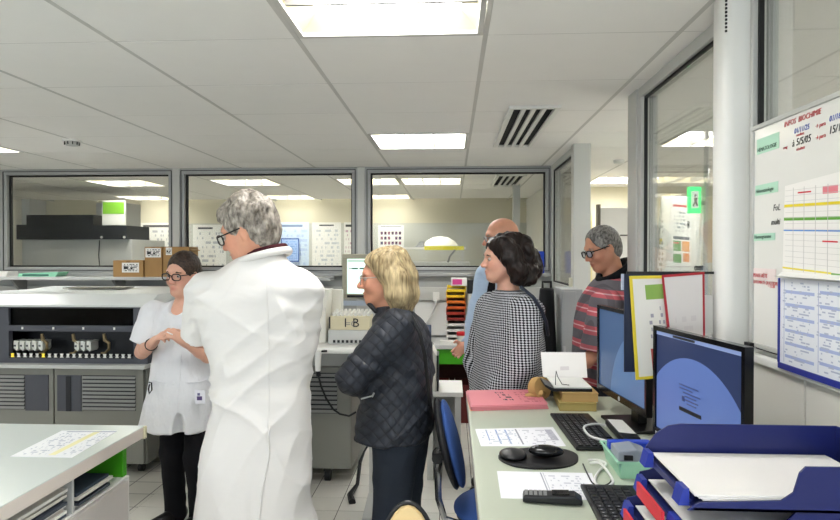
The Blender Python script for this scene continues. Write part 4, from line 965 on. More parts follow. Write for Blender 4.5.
# monitors
def monitor(lab, pl, pr, z0, z1, win, stand=True):
    """pl, pr: left and right ends (x, y) of the panel"""
    pl, pr = A(pl, float), A(pr, float); d = pr-pl; W = np.linalg.norm(d); ang = math.atan2(d[1], d[0]); c = (pl+pr)/2
    t = thing('monitor', lab, 'monitor', (c[0], c[1], DESK), ang); z0 -= DESK; z1 -= DESK; w = W/2   # local: x along the panel, -y towards the viewer
    b_ = .014; fr = MB(); fr.box(-w, w, -.012, .012, z0, z0+.026).box(-w, w, -.012, .012, z1-b_, z1).box(-w, -w+b_, -.012, .012, z0+.026, z1-b_).box(w-b_, w, -.012, .012, z0+.026, z1-b_)
    fr.build('bezel', m_gl, t, local=True)
    MB().box(-w+.03, w-.06, .0125, .045, z0+.03, z1-.03).build('back_case', m_black, t, local=True, bevel=.008)
    MB().box(-w+.002, w-.002, .004, .012, z0+.002, z1-.002).build('rear_panel', m_black, t, local=True)
    x0, x1, s0, s1 = -w+b_, w-b_, z0+.026, z1-b_
    me_ = {'near': '#2a3557', 'far': '#3e587e'}[win]
    s_ = MB().box(x0, x1, -.006, .0, s0, s1).build('screen', M('screen_base_'+win, me_, .25, emit=.24, var=.02), t, local=True)
    # lighter rising disc of the wallpaper, clipped to the screen
    R_, cx, cz = ((s1-s0)*.98, (x0+x1)/2-.01, s0-.17*(s1-s0)) if win == 'near' else ((s1-s0)*.95, x1-.02, s0-.1*(s1-s0))
    poly = []
    for k in range(65):
        a = math.pi*k/64; px, pz = cx+R_*math.cos(a), cz+R_*math.sin(a); px = min(max(px, x0+.001), x1-.001); pz = min(max(pz, s0+.001), s1-.001); poly.append((px, pz))
    out = [poly[0]]
    for p_ in poly[1:]:
        if (p_[0]-out[-1][0])**2+(p_[1]-out[-1][1])**2 > 1e-8: out.append(p_)
    MB().prism(out, -.0068, -.0062, 'y').build('wallpaper_disc', M('screen_disc_'+win, '#5a70aa' if win == 'near' else '#56759f', .25, emit=.2, var=.02), s_, local=True)
    mb = M('screen_bar', '#7c8cb4', .25, emit=.4)
    if win == 'near':
        MB().box(x0, x1, -.0068, -.0062, s1-.012, s1).build('title_bar', mb, s_, local=True)
        MB().box(x0+.1, x0+.22, -.0078, -.007, s1-.01, s1-.003).build('title_tab', m_dark, s_, local=True)
        mt = M('screen_text', '#2e3c6c', .3, emit=.2)
        for k, (a, b2, zz_) in enumerate(((0, .1, .19), (0, .07, .18), (.02, .11, .17), (.03, .09, .16), (.03, .1, .15), (.04, .09, .14))):
            MB().box(-.08+a, -.08+b2, -.0078, -.007, z0+zz_, z0+zz_+.003).build('text_line', mt, s_, local=True)
        MB().box(-.065, -.052, -.0078, -.007, z0+.145, z0+.16).build('icon', mt, s_, local=True)
        MB().box(-.08, .035, -.0078, -.007, z0+.115, z0+.126).build('dark_banner', m_dark, s_, local=True)
        MB().lathe((0, 0, 0), [(.014, 0), (.014, .0008)], 16).xf(Matrix.Translation((x1-.035, -.0078, z0+.13)) @ Matrix.Rotation(math.pi/2, 4, 'X')).build('badge', mb, s_, local=True)
        text('hanns', m_grey, t, (-w+.02, -.0125, z0+.008), (1, 0, 0), (0, 0, 1), .014, 'maker_mark', local=True) if False else None
        for k in range(5): MB().box(-w+.02+.012*k, -w+.028+.012*k, -.0135, -.0122, z0+.008, z0+.015).build('control_button', m_lgrey, t, local=True)
    else:
        MB().lathe((0, 0, 0), [(.009, 0), (.009, .0008)], 16).xf(Matrix.Translation((-.0, -.0122, z0+.013)) @ Matrix.Rotation(math.pi/2, 4, 'X')).build('round_badge', m_lgrey, t, local=True)
    MB().box(-.035, .035, .051, .085, .012, (z0+z1)/2).build('stand_neck', m_black, t, local=True, bevel=.004)
    MB().prism([(-.12, -.04), (.12, -.04), (.12, .15), (-.12, .15)], .0005, .012, 'z').build('stand_base', m_black, t, local=True, bevel=.004)
    return t
zb = az(432, 2.0); ztp = 1.295
monitor('nearer black monitor with a pale disc wallpaper and a small dialog on its screen', (ax(657, 2.02), 2.02), (ax(750, 1.56), 1.56), zb, az(324, 2.02), 'near')
monitor('farther black monitor with a plain blue screen partly hidden by the document sleeves', (ax(600, 2.67), 2.67), (ax(650, 2.2), 2.2), az(387, 2.67), az(304, 2.67), 'far')

# cardboard flat boxes, printer tray and paper beyond the far monitor
m_tan = M('tan_box', '#b9965f', .8, var=.08)
def flat_box(c4, z0, z1, lab, nm='flat_box', mat=m_tan):
    t = thing(nm, lab, 'box', tuple((c4[0]+c4[2])/2*A([1, 1, 0])+A([0, 0, z0])))
    MB().prism([(q[0], q[1]) for q in c4], z0, z1-.004, 'z').build('tray', mat, t, bevel=.002)
    cc = sum(c4)/4; MB().prism([tuple((cc+(q-cc)*1.02)[:2]) for q in c4], z1-.0035, z1, 'z').build('lid', mat, t, bevel=.001)
    return t
b1 = [A([.455, 2.645, 0]), A([.61, 2.645, 0]), A([.61, 2.9, 0]), A([.47, 2.9, 0])]
flat_box(b1, DESK+.0005, DESK+.036, 'olive tan flat cardboard box lying on the desk behind the keyboard', mat=M('olive_box', '#a8955a', .8, var=.08))
b2 = [A([.47, 2.66, 0]), A([.62, 2.66, 0]), A([.62, 2.91, 0]), A([.49, 2.91, 0])]
flat_box(b2, DESK+.0365, DESK+.075, 'brown flat cardboard box on top of the olive tan one')
t = thing('tape_roll', 'crumpled tan packing roll beside the flat cardboard boxes', 'packing', (.385, 2.86, DESK))
MB().add(*(lambda m: (m.v, m.f))(MB().lathe((0, 0, 0), [(.03, 0), (.05, 0), (.05, .045), (.03, .045)], 18))).rot(80, 'X', (0, 0, 0)).rot(35, 'Z', (0, 0, 0)).xf(Matrix.Translation((0, -.0, .051))).build('roll', m_tan, t, local=True, smooth=True)
MB().tube([(.05, .0, .02), (.02, -.05, .04), (-.05, -.03, .02)], .012).build('loose_strip', m_tan, t, local=True)
t = thing('scanner_tray', 'black document tray with an upright white sheet on the cardboard boxes', 'tray', (.52, 2.76, DESK+.0755))
zt_ = DESK+.0755
MB().prism([(.40, zt_+.02), (.43, zt_), (.60, zt_), (.60, zt_+.012), (.44, zt_+.012), (.4, zt_+.03)], 2.68, 2.91, 'y').build('tray_body', m_black, t, bevel=.002)
MB().box(.44, .6, 2.69, 2.90, zt_+.0125, zt_+.018).build('inner_sheet', m_white, t)
sheet('upright_sheet', [(.425, 2.915, zt_+.014), (.63, 2.915, zt_+.014), (.63, 2.96, zt_+.125), (.42, 2.96, zt_+.125)], print_mat('print_upright', '#eeebe8', [(.4, .6, .25, .4, '#dcd6d6')], []), t, th=.002, normal=(0, -1, .4))
MB().tube([(.45, 2.72, zt_+.02), (.452, 2.73, zt_+.05), (.458, 2.75, zt_+.075), (.465, 2.75, zt_+.05), (.48, 2.73, zt_+.022), (.51, 2.72, zt_+.02)], .0016).build('wire', m_black, t)

# black riser with a white card in front of the far monitor
t = thing('desk_riser', 'low black riser with a white card under the farther monitor', 'riser', (.62, 2.3, DESK))
x0_, x1_ = .49, .64
MB().box(x0_, .66, 2.10, 2.44, DESK+.0005, DESK+.03).build('riser_body', m_black, t, bevel=.006) if False else None
MB().box(.585, .65, 2.16, 2.40, DESK+.0125, DESK+.035).build('riser_body', m_black, t, bevel=.006)
sheet('card', [(.59, 2.22, DESK+.037), (.645, 2.2, DESK+.037), (.645, 2.38, DESK+.037), (.592, 2.39, DESK+.037)], m_white, t, th=.0008, normal=(0, 0, 1))

# document sleeves on a wall bracket beside the column
Yh = 2.09
t = thing('document_display', 'swing document sleeves framed in yellow and red on the white column', 'document holder', (.8, Yh, 1.05))
def hp(u, v, dy=0): return at(u, v, Y=Yh+dy)
MB().box(.80, .864, 2.1, 2.11, 1.25, 1.38).build('bracket', m_white, t)
def sleeve(us, ui, col, mat, dy, nm='sleeve'):
    f = MB(); o, i = [hp(*q, dy) for q in us], [hp(*q, dy) for q in ui]
    for k in range(4):
        f.slab([o[k], o[(k+1) % 4], i[(k+1) % 4], i[k]], (0, -1, 0), .005)
    fo = f.build(nm, M('sleeve_'+col[1:], col, .4), t)
    sheet('insert_sheet', [q + A([0, .001, 0]) for q in i], mat, fo, th=.002, normal=(0, -1, 0))
m1 = print_mat('sleeve_print', '#e9e6df', [(.3, .95, .78, .93, '#8fb35a'), (.3, .46, .06, .28, '#c0504a')], [(.3, .9, .3, .72, 6, '#a6a2ae', .4, 5)])
m2 = print_mat('sleeve_blank', '#e4dedb', [], [(.1, .9, .3, .6, 3, '#dcd5d3', .4, 5)])
sleeve([(636, 380), (690, 376), (690, 275), (629.5, 276)], [(639, 377), (687, 373), (687, 278), (632.5, 279)], '#e8d23a', m1, 0)
sleeve([(672, 376), (705.5, 374), (704.5, 272), (662, 275)], [(675, 374), (703.5, 372), (702.5, 274.5), (664, 277.5)], '#b02a34', m2, -.012)
for k, (u, c_, w_) in enumerate(((624.5, '#17203a', 3), (627.5, '#101014', 2.5), (630, '#e8e4dc', 1.6), (632, '#9c1f24', 2), (621.5, '#c9d2e6', 2.5))):
    a = hp(u, 274 if k < 4 else 274, .012+.01*k); b = hp(u+w_, 372 if k != 4 else 290, .012+.01*k)
    MB().box(a[0], .80, Yh+.012+.01*k, Yh+.018+.01*k, b[2], a[2]).build('rear_sleeve', M('sleeve_'+c_[1:], c_, .4), t)
MB().box(hp(628, 0)[0], .864, Yh+.004, Yh+.01, hp(628, 274)[2], hp(628, 271.5)[2]).build('top_bar', m_black, t)

# mint basket with cables, barcode reader
t = thing('mint_basket', 'small mint green plastic basket between the two keyboards', 'basket', (.62, 1.93, DESK))
mm = M('mint_plastic', '#a9dcbc', .4); x0, x1, y0, y1 = .50, .61, 1.86, 2.04
b = MB(); b.box(x0, x1, y0, y1, DESK+.0005, DESK+.004)
for (p_, q_) in (((x0, y0), (x1, y0)), ((x1, y0), (x1, y1)), ((x1, y1), (x0, y1)), ((x0, y1), (x0, y0))):
    nn = nrm(A([(q_[1]-p_[1]), -(q_[0]-p_[0]), 0])); o_ = nn*.012
    b.slab([(p_[0], p_[1], DESK+.004), (q_[0], q_[1], DESK+.004), tuple(A([q_[0], q_[1], DESK+.05])+o_), tuple(A([p_[0], p_[1], DESK+.05])+o_)], nn, .004)
b.build('shell', mm, t)
b = MB(); zr = DESK+.05; w = .016; b.box(x0-w, x1+w, y0-w, y0-.01, zr, zr+.005).box(x0-w, x1+w, y1+.01, y1+w, zr, zr+.005).box(x0-w, x0-.01, y0-.01, y1+.01, zr, zr+.005).box(x1+.01, x1+w, y0-.01, y1+.01, zr, zr+.005); b.build('rim', mm, t)
t = thing('barcode_reader', 'grey and blue barcode reader lying across the mint basket', 'scanner', (.56, 1.93, DESK+.0555))
zb_ = DESK+.0555
MB().box(.49, .622, 1.955, 1.99, zb_, zb_+.026).build('grip', M('reader_blue', '#2a49c0', .4), t, bevel=.006)
MB().prism([(.49, zb_), (.545, zb_), (.585, zb_+.02), (.545, zb_+.035), (.49, zb_+.028)], 1.845, 1.94, 'y').build('head', M('reader_grey', '#8d949c', .4), t, bevel=.005)
MB().box(.505, .53, 1.839, 1.844, zb_+.006, zb_+.02).build('scan_window', m_black, t)
def cable(pix, r, mat, lab, nm='cable'):
    P_ = [dk(u, v, DESK+h) for u, v, h in pix]; out = []
    for i in range(len(P_)-1):
        p0, p1, p2, p3 = P_[max(i-1, 0)], P_[i], P_[i+1], P_[min(i+2, len(P_)-1)]
        for k in range(6):
            tt = k/6; out.append(.5*((2*p1)+(-p0+p2)*tt+(2*p0-5*p1+4*p2-p3)*tt**2+(-p0+3*p1-3*p2+p3)*tt**3))
    MB().tube(out+[P_[-1]], r).build(nm, mat, smooth=True, label=lab, cat='cable')
cable([(612, 427, .006), (596, 424, .024), (584, 427, .03), (590, 436, .026), (603, 440, .024), (617, 444, .01), (628, 448, .006)], .0042, M('white_cable', '#e4e4e0', .4), 'white cable looping over the farther keyboard')
cable([(588, 460, .005), (598, 460, .006), (606, 464, .006), (600, 470, .006), (595, 478, .006), (597, 485, .006), (606, 487, .006), (613, 482, .006), (608, 472, .012), (600, 463, .014), (590, 463, .006)], .004, M('white_cable', '#e4e4e0'), 'white cable coiled between the keyboards on the desk')
cable([(583, 464, .004), (588, 475, .004), (594, 484, .004), (606, 485, .004), (612, 478, .004), (606, 468, .004)], .0022, m_black, 'thin black cable curling next to the mint basket')
cable([(632, 448, .006), (646, 452, .06), (652, 440, .06), (660, 430, .05)], .003, m_black, 'thin black cable hanging behind the mint basket')

# blue letter trays, stacked
m_navy = M('navy_tray', '#1d2560', .35, var=.03)
def letter_tray(k, z, dx, dy, red, lab):
    x0, x1, y0, y1 = .41+dx, .80+dx, 1.07+dy, 1.33+dy; th = .004
    t = thing('letter_tray', lab, 'letter tray', ((x0+x1)/2, (y0+y1)/2, z), group='navy trays stacked on the desk')
    h_ = .078 if k == 4 else .055
    b = MB(); b.box(x0, x1, y0, y1, z+.0005, z+.005).box(x1-th, x1, y0, y1, z+.005, z+h_).box(x0, x0+th, y0+.02, y1-.02, z+.005, z+.012); b.build('floor_plate', m_navy, t)
    side = [(x0-.01, z+.005), (x1, z+.005), (x1, z+h_), (x0+.07, z+h_), (x0+.045, z+h_-.004), (x0+.02, z+h_-.02), (x0+.0, z+.03)]
    MB().prism(side, y1-th, y1, 'y').build('side_wall', m_navy, t)
    side2 = [(x0-.01, z+.0005), (x1, z+.0005), (x1, z+h_), (x0+.185, z+h_), (x0+.175, z+h_-.01), (x0+.165, z+.034), (x0+.145, z+.02), (x0+.01, z+.014)]
    MB().prism(side2, y0, y0+th, 'y').build('side_wall', m_navy, t)
    for y in (y0+.02, y1-.05): MB().prism([(x0-.018, z+.0005), (x0, z+.0005), (x0, z+.03), (x0-.01, z+.03)], y, y+.035, 'y').build('stacking_foot', M('navy_bright', '#2a3a9a', .35), t)
    if red: MB().box(x0-.024, x0-.0185, y0+.05, y1-.06, z+.003, z+.03).build('red_label', M('label_red', '#d4303c', .5), t)
    n_ = 3 if k == 4 else 2
    for j in range(n_):
        o_ = .006*j; MB().box(x0+.02-o_, x1-.02-o_, y0+.012+.002*j, y1-.012-.002*j, z+.0125+.003*j, z+.0152+.003*j).build('sheet_pile', M('paper_white', '#eeeae6', .7, var=.02), t)
labs = ['lowest navy letter tray resting on the desk', 'second navy letter tray from the desk', 'navy letter tray with a red label, middle of the stack', 'navy letter tray with a red label just below the topmost', 'topmost navy letter tray holding a sheet of white paper']
for k in range(5): letter_tray(k, DESK+.0005+.058*k, [.02, -.015, -.035, -.01, 0][k], [0, .01, .015, .01, 0][k], k in (2, 3), labs[k])

# ------------------------------------------------------------------ whiteboard on the partition
XW = XR - .03
y0, y1 = .62, at(752, 240, X=XR-.03)[1]
zt0, zb0 = 1.905, 1.235
t = thing('whiteboard', 'large whiteboard with coloured handwriting on the glazed partition', 'whiteboard', (XW, 1.3, zb0))
MB().box(XW, XW+.012, y0+.01, y1-.01, zb0+.01, zt0-.01).build('board_surface', M('whiteboard_white', '#e9e8e2', .15, var=.01), t)
fr = MB(); w = .014; fr.box(XW-.006, XW+.016, y0, y1, zb0, zb0+w).box(XW-.006, XW+.016, y0, y1, zt0-w, zt0).box(XW-.006, XW+.016, y0, y0+w, zb0+w, zt0-w).box(XW-.006, XW+.016, y1-w, y1, zb0+w, zt0-w); fr.build('frame', m_aluw, t, bevel=.003)
MB().box(XW-.02, XW-.006, y1-.03, y1+.004, zb0-.01, zb0+.012).build('corner_cap', m_black, t)
R_, B_, K_ = M('marker_red', '#c2242e', .5), M('marker_blue', '#2b4fb4', .5), M('marker_black', '#15151a', .5)
def wp(u, v): return at(u, v, X=XW-.001)
def wt(s, u, v, size, mat, sh=.2): return text(s, mat, t, wp(u, v), (0, -1, 0), (0, 0, 1), size, 'handwriting', .0003, sh)
wt('INFOS  BIOCHIMIE', 784, 127.5, .021, R_)
wt('01/11/25', 794, 134, .02, B_); wt('→ para', 815, 128.5, .015, R_); wt('01/18', 829, 122, .02, B_)
wt('resultats', 796, 136.8, .011, R_); wt('à 5/5/05', 792, 147, .027, K_); wt('→ para', 815, 140, .015, R_); wt('15/18', 828.5, 134.5, .027, K_)
wt('coag', 783, 149.5, .012, R_); wt('résultats', 796, 151, .012, R_)
wt('FoL', 773, 211, .026, K_); wt('multi', 771, 225, .024, K_)
wt('AUTOMATE QUOTIDIEN', 752.5, 283, .014, R_); wt('= SOIR', 768, 287.5, .013, R_)
def tag_(u0, u1, v0, v1, s, col='#b4dcc4', mat=None):
    a, b = wp(u0, (v0+v1)/2+0), wp(u1, (v0+v1)/2); za_, zb_2 = wp(u0, v1)[2], wp(u0, v0)[2]; x = XW-.0015
    o = sheet('magnet_strip', [(x, a[1], za_), (x, b[1], za_), (x, b[1], zb_2), (x, a[1], zb_2)], M('strip_'+col[1:], col, .6), t, th=.001, normal=(-1, 0, 0))
    text(s, mat or M('strip_ink', '#3c5a4a', .5), o, (x-.0006, a[1]-.004, za_+.007), (0, -1, 0), (0, 0, 1), .016, 'lettering', .0003, .1)
tag_(757, 779, 140, 155, 'HEMATOLOGIE'); tag_(755.5, 778, 186, 196, 'Hémostatologie'); tag_(754, 775, 234, 241, 'Haemogramme'); tag_(753, 776, 268, 279, 'PENSE-BÊTE', '#e6d6d2', R_)
# planning chart on the board
a, b = wp(787.5, 190), A([XW-.006, 1.02, 0]); x = XW-.008
rects = [(.0, 1, .75, .785, '#ecd62c'), (0, 1, .6, .635, '#5ea235'), (0, 1, .48, .495, '#4a86d0'), (0, .36, .045, .065, '#e6d64a'), (.36, .6, .04, .06, '#7ab060'), (.6, 1, .03, .05, '#4a86d0'),
         (.3, .4, .87, .95, '#e4848e'), (.62, .72, .87, .96, '#f0a050')]
for k in range(1, 12): rects.append((k/12, k/12+.004, .03, .97, '#bfbcb8'))
for k in range(1, 15): rects.append((.02, 1, .06+k*.063, .064+k*.063, '#c9c6c2'))
for (u_, v_) in ((.12, .9), (.52, .9), (.5, .735), (.58, .655), (.66, .505), (.82, .56), (.3, .37), (.42, .3)): rects.append((u_, u_+.1, v_, v_+.016, '#cc3038'))
zt_, zb_ = az(184, a[1], 0), 0
z_top, z_bot = wp(788, 186)[2], wp(783, 272)[2]
q = thing('planning_chart', 'paper planning chart with yellow, green and blue bars on the whiteboard', 'chart', (x, 1.3, z_bot))
sheet('chart_sheet', [(x, a[1]+.01, z_bot), (x, 1.15, z_bot), (x, 1.15, z_top+.02), (x, a[1], z_top)], print_mat('print_chart', '#eeebe6', rects, []), q, th=.001, normal=(-1, 0, 0))
cv = MB(); ring = [(x, z_bot), (x-.008, z_bot-.008), (x-.016, z_bot-.012), (x-.022, z_bot-.01)]
for i in range(3):
    cv.slab([(ring[i][0], a[1]+.015, ring[i][1]), (ring[i][0], 1.15, ring[i][1]), (ring[i+1][0], 1.15, ring[i+1][1]), (ring[i+1][0], a[1]+.015, ring[i+1][1])], (-.5, 0, .8), .0008)
cv.build('curled_edge', m_white, q)
# calendar
x = XW-.009; ya = wp(783, 330)[1]; z_t, z_b = wp(784, 278)[2], wp(783, 362)[2]
rects = []
for k in range(4):
    u_ = .03+k*.245; rects.append((u_, u_+.003, .02, .98, '#8d97c6'))
    for j in range(6): rects.append((u_+.01, u_+.22, .08+j*.15+.03*(k % 3), .115+j*.15+.03*(k % 3), '#a9b6dc'))
q = thing('year_calendar', 'blue edged year calendar hanging below the planning chart', 'calendar', (x, 1.3, z_b))
sheet('calendar_sheet', [(x, ya, z_b), (x, 1.12, z_b), (x, 1.12, z_t), (x, ya, z_t)], print_mat('print_cal', '#e6e8ee', rects, [(.02+k*.245, .22+k*.245, .03, .97, 30, '#b4bace', .25, 5) for k in range(4)]), q, th=.002, normal=(-1, 0, 0))
mb_ = M('calendar_blue', '#2a3590', .4)
MB().box(x-.004, x+.003, 1.12, ya+.004, z_b-.016, z_b).build('border', mb_, q); MB().box(x-.004, x+.003, ya, ya+.006, z_b, z_t).build('border', mb_, q)

# ------------------------------------------------------------------ blue desk chair and beige chair
t = thing('desk_chair', 'blue and black upholstered desk chair pulled up to the desk', 'chair', (.16, 2.56, 0))
m_cb = M('chair_blue', '#2b4a86', .8, bump=.2, bscale=400); m_blk = M('chair_black', '#17171a', .6)
def leaf(x0, x1, tilt, zc, hw, hz, mat, nm, dx):
    s_ = Sculpt(.008); a = math.radians(tilt); R = np.array([[math.cos(a), 0, math.sin(a)], [0, 1, 0], [-math.sin(a), 0, math.cos(a)]])
    s_.ell((dx, 2.56, zc), (x1, hw, hz), R, 0); return sculpt_obj(nm, s_, mat, t, 2)
leaf(0, .028, -14, .735, .19, .19, m_blk, 'backrest_shell', -.022); leaf(0, .03, -14, .735, .18, .182, m_cb, 'backrest_cushion', .004)
s_ = Sculpt(.008); s_.ell((.24, 2.56, .47), (.235, .23, .045), None, 0); sculpt_obj('seat_cushion', s_, m_cb, t, 2)
s_ = Sculpt(.008); s_.ell((.24, 2.56, .448), (.225, .22, .04), None, 0); sculpt_obj('seat_pan', s_, m_blk, t, 1)
m_chr = M('chrome', '#c9cacb', .15, 1)
MB().tube([(-.045, 2.56, .70), (-.06, 2.56, .62), (-.055, 2.56, .5), (-.03, 2.56, .42), (.05, 2.56, .395), (.2, 2.56, .39)], .014).build('back_support', m_chr, t, smooth=True)
MB().cyl((-.06, 2.52, .68), (-.06, 2.60, .68), .022).build('adjust_knob', m_blk, t)
MB().cyl((.24, 2.56, .09), (.24, 2.56, .405), .028).build('gas_column', m_steel, t)
for k in range(5):
    a = math.radians(72*k+20); e = A([.24+.24*math.cos(a), 2.56+.24*math.sin(a), .08]); l_ = MB().tube([(.24, 2.56, .11), tuple(e)], [.025, .016]).build('leg', m_lgrey, t)
    MB().cyl(e+A([-.012, 0, -.048]), e+A([.012, 0, -.048]), .028).build('caster', m_blk, l_)
p = at(408, 505, Y=1.5)
t = thing('beige_chair', 'rounded beige chair back with a black edge at the photo bottom', 'chair', (p[0], 1.5, 0))
s_ = Sculpt(.007); s_.ell((p[0], 1.5, p[2]-.1), (.05, .17, .1), None, 0); s_.cut((0, 0, p[2]-.19), (0, 0, -1))
s2 = Sculpt(.006); s2.loft([(p[0], 1.5, p[2]-.3, .028, .03), (p[0], 1.5, p[2]-.1, .03, .034), (p[0], 1.5, p[2]-.03, .03, .03), (p[0], 1.5, p[2]-.012, .024, .024), (p[0], 1.5, p[2], .014, .014)], (0, 1), 0)
MB().prism([(p[0]+.075*math.cos(a)*(1), (p[2]-.2)+(.2 if math.sin(a) > 0 else .1)*math.sin(a)) for a in np.linspace(0, 2*math.pi, 28, endpoint=False)], 1.485, 1.505, 'y').build('backrest', M('beige_ply', '#e0c48e', .4), t, bevel=.004, smooth=True)
MB().tube([(p[0]+.078*math.cos(a), 1.508, (p[2]-.2)+.203*math.sin(a)) for a in np.linspace(.1, math.pi-.1, 20)], .006).build('edge_band', m_black, t, smooth=True)
MB().tube([(p[0], 1.515, p[2]-.28), (p[0], 1.53, .5), (p[0], 1.46, .46)], .014).build('spine', m_blk, t, smooth=True)
MB().lathe((p[0], 1.33, .455), [(.17, 0), (.19, .012), (.19, .03), (.17, .04)], 24).build('seat', M('beige_ply', '#e0c48e'), t, smooth=True)
for a in range(4):
    q = math.radians(45+90*a); MB().tube([(p[0]+.11*math.cos(q), 1.33+.11*math.sin(q), .455), (p[0]+.19*math.cos(q), 1.33+.19*math.sin(q), 0)], .011).build('leg', m_chr, t)
# ------------------------------------------------------------------ people
def skin_mat(name, col):
    g = N(name); co = g.coord(); a = g.n('ShaderNodeAttribute', attribute_name='tint')
    nz = g.noise(co, 40, 4); c = C(col)
    base = g.mix(nz, tuple(x*.9 for x in c), tuple(min(1, x*1.1) for x in c))
    mu = g.n('ShaderNodeMix', data_type='RGBA', blend_type='MULTIPLY'); mu.inputs[0].default_value = 1
    g.l(base, mu.inputs[6]); g.l(a.outputs[0], mu.inputs[7]); g.setc(mu.outputs[2], .5, 0, .35)
    g.b.inputs['Subsurface Weight'].default_value = .08; g.b.inputs['Subsurface Radius'].default_value = (.01, .004, .002); g.b.inputs['Subsurface Scale'].default_value = .5
    g.bump(g.noise(co, 160, 3), .12, .003); return g.m
def hair_mat(name, c0, c1, rough=.45, stretch=(1, 1, .12), scale=110):
    g = N(name); co = g.coord('Object', stretch); n1 = g.noise(co, scale, 3); n2 = g.noise(g.coord(), 14, 2)
    f = g.ramp(g.math('ADD', g.math('MULTIPLY', n1, .75), g.math('MULTIPLY', n2, .35)), .38, .72)
    g.setc(g.mix(f, C(c0), C(c1)), rough, 0, .3); g.bump(n1, .8, .006); return g.m
def cloth_mat(name, col, rough=.85, fold=.35, fscale=9, stretch=(1, 1, 1), fine=500):
    g = N(name); co = g.coord('Object', stretch); c = C(col)
    n = g.noise(co, fscale, 3); f = g.noise(g.coord(), fine, 2)
    g.setc(g.mix(g.noise(g.coord(), 4), tuple(x*.95 for x in c), tuple(min(1, x*1.04) for x in c)), rough, 0, .2)
    g.bump(g.math('ADD', n, g.math('MULTIPLY', f, .05)), fold, .03); return g.m
m_coat = cloth_mat('white_coat_cotton', '#e2dfdb', fold=.28, fscale=5, stretch=(1, 1, 1.8))
m_tunic = cloth_mat('white_tunic_cotton', '#e4e5e8', fold=.6, fscale=10, stretch=(1.4, 1.4, .8))
m_blackcloth = cloth_mat('black_trouser', '#121216', fold=.4, fscale=9)
m_navyt = cloth_mat('dark_blue_trouser', '#2e343e', fold=.5, fscale=8)
m_shoe = M('shoe_black', '#121212', .35)

def headframe(F, up=(0, 0, 1)):
    F = nrm(F); Rr = nrm(np.cross(F, up)); U = np.cross(Rr, F); return np.stack([F, Rr, U], 1)   # columns: forward, right, up
def build_head(S, c, R, s, neck, nr=.052, nose=1.0, chin=1.0):
    P = lambda x, y, z: c + R @ (A([x, y, z]) * s)
    E = lambda x, y, z, rx, ry, rz, k=.02, op='add': S.ell(P(x, y, z), A([rx, ry, rz])*s, R, k*s, op)
    E(-.014, 0, .035, .098, .076, .088); E(.03, 0, -.03, .06, .060, .085, .03)
    E(.06, 0, -.098, .026*chin, .028, .02, .03)
    for q in (-1, 1):
        S.cone(P(-.005, q*.054, -.05), P(.05, q*.014, -.098), .02*s, .018*s, .03*s)
        E(.058, q*.036, -.032, .027, .024, .026, .02)
        E(-.012, q*.076, -.012, .017, .008, .031, .006); E(-.010, q*.084, -.008, .009, .006, .017, .004, 'sub')
    E(.078, 0, .026, .014, .05, .013, .02)
    S.cone(P(.086, 0, .008), P(.108*nose, 0, -.032), .0075*s, .0125*s, .012*s); 
    for q in (-1, 1): E(.097, q*.012, -.036, .011, .009, .008, .008)
    for q in (-1, 1): E(.094, q*.032, .001, .014, .018, .011, .012, 'sub')
    E(.086, 0, -.064, .011, .024, .0065, .008); E(.084, 0, -.0765, .011, .02, .008, .008)
    E(.1, 0, -.0705, .012, .019, .0018, .005, 'sub')
    S.cone(P(-.03, 0, -.03), neck, nr*s, nr*1.08, .03)
def hand(S, w, d, n, side, curl, s=1.0):
    w = A(w, float); d = nrm(d); n = nrm(A(n, float) - d*np.dot(d, n)); l = np.cross(d, n)*side
    R = np.stack([d, l, n], 1); S.ell(w+d*.05*s, A([.052, .038, .015])*s, R, .012); S.cone(w-d*.01, w+d*.03*s, .024*s, .026*s, .015)
    for i, L_ in enumerate((.072, .08, .074, .058)):
        b = w+d*(.086-.004*abs(i-1.2))*s + l*(.029-.0195*i)*s; a = 0; p = b
        for j, fr in enumerate((.45, .31, .24)):
            a += curl*(.55, 1.0, .75)[j]; q = p+(math.cos(a)*d+math.sin(a)*n)*L_*fr*s; S.cone(p, q, (.0088-.0009*j)*s, (.0082-.0009*j)*s, .005); p = q
    p = w+d*.025*s+l*.028*s; q = p+nrm(.55*d+.75*l+.35*n)*.045*s; S.cone(p, q, .0125*s, .0105*s, .012); S.cone(q, q+nrm(.85*d+.1*l+.5*n)*.034*s, .0105*s, .0085*s, .005)
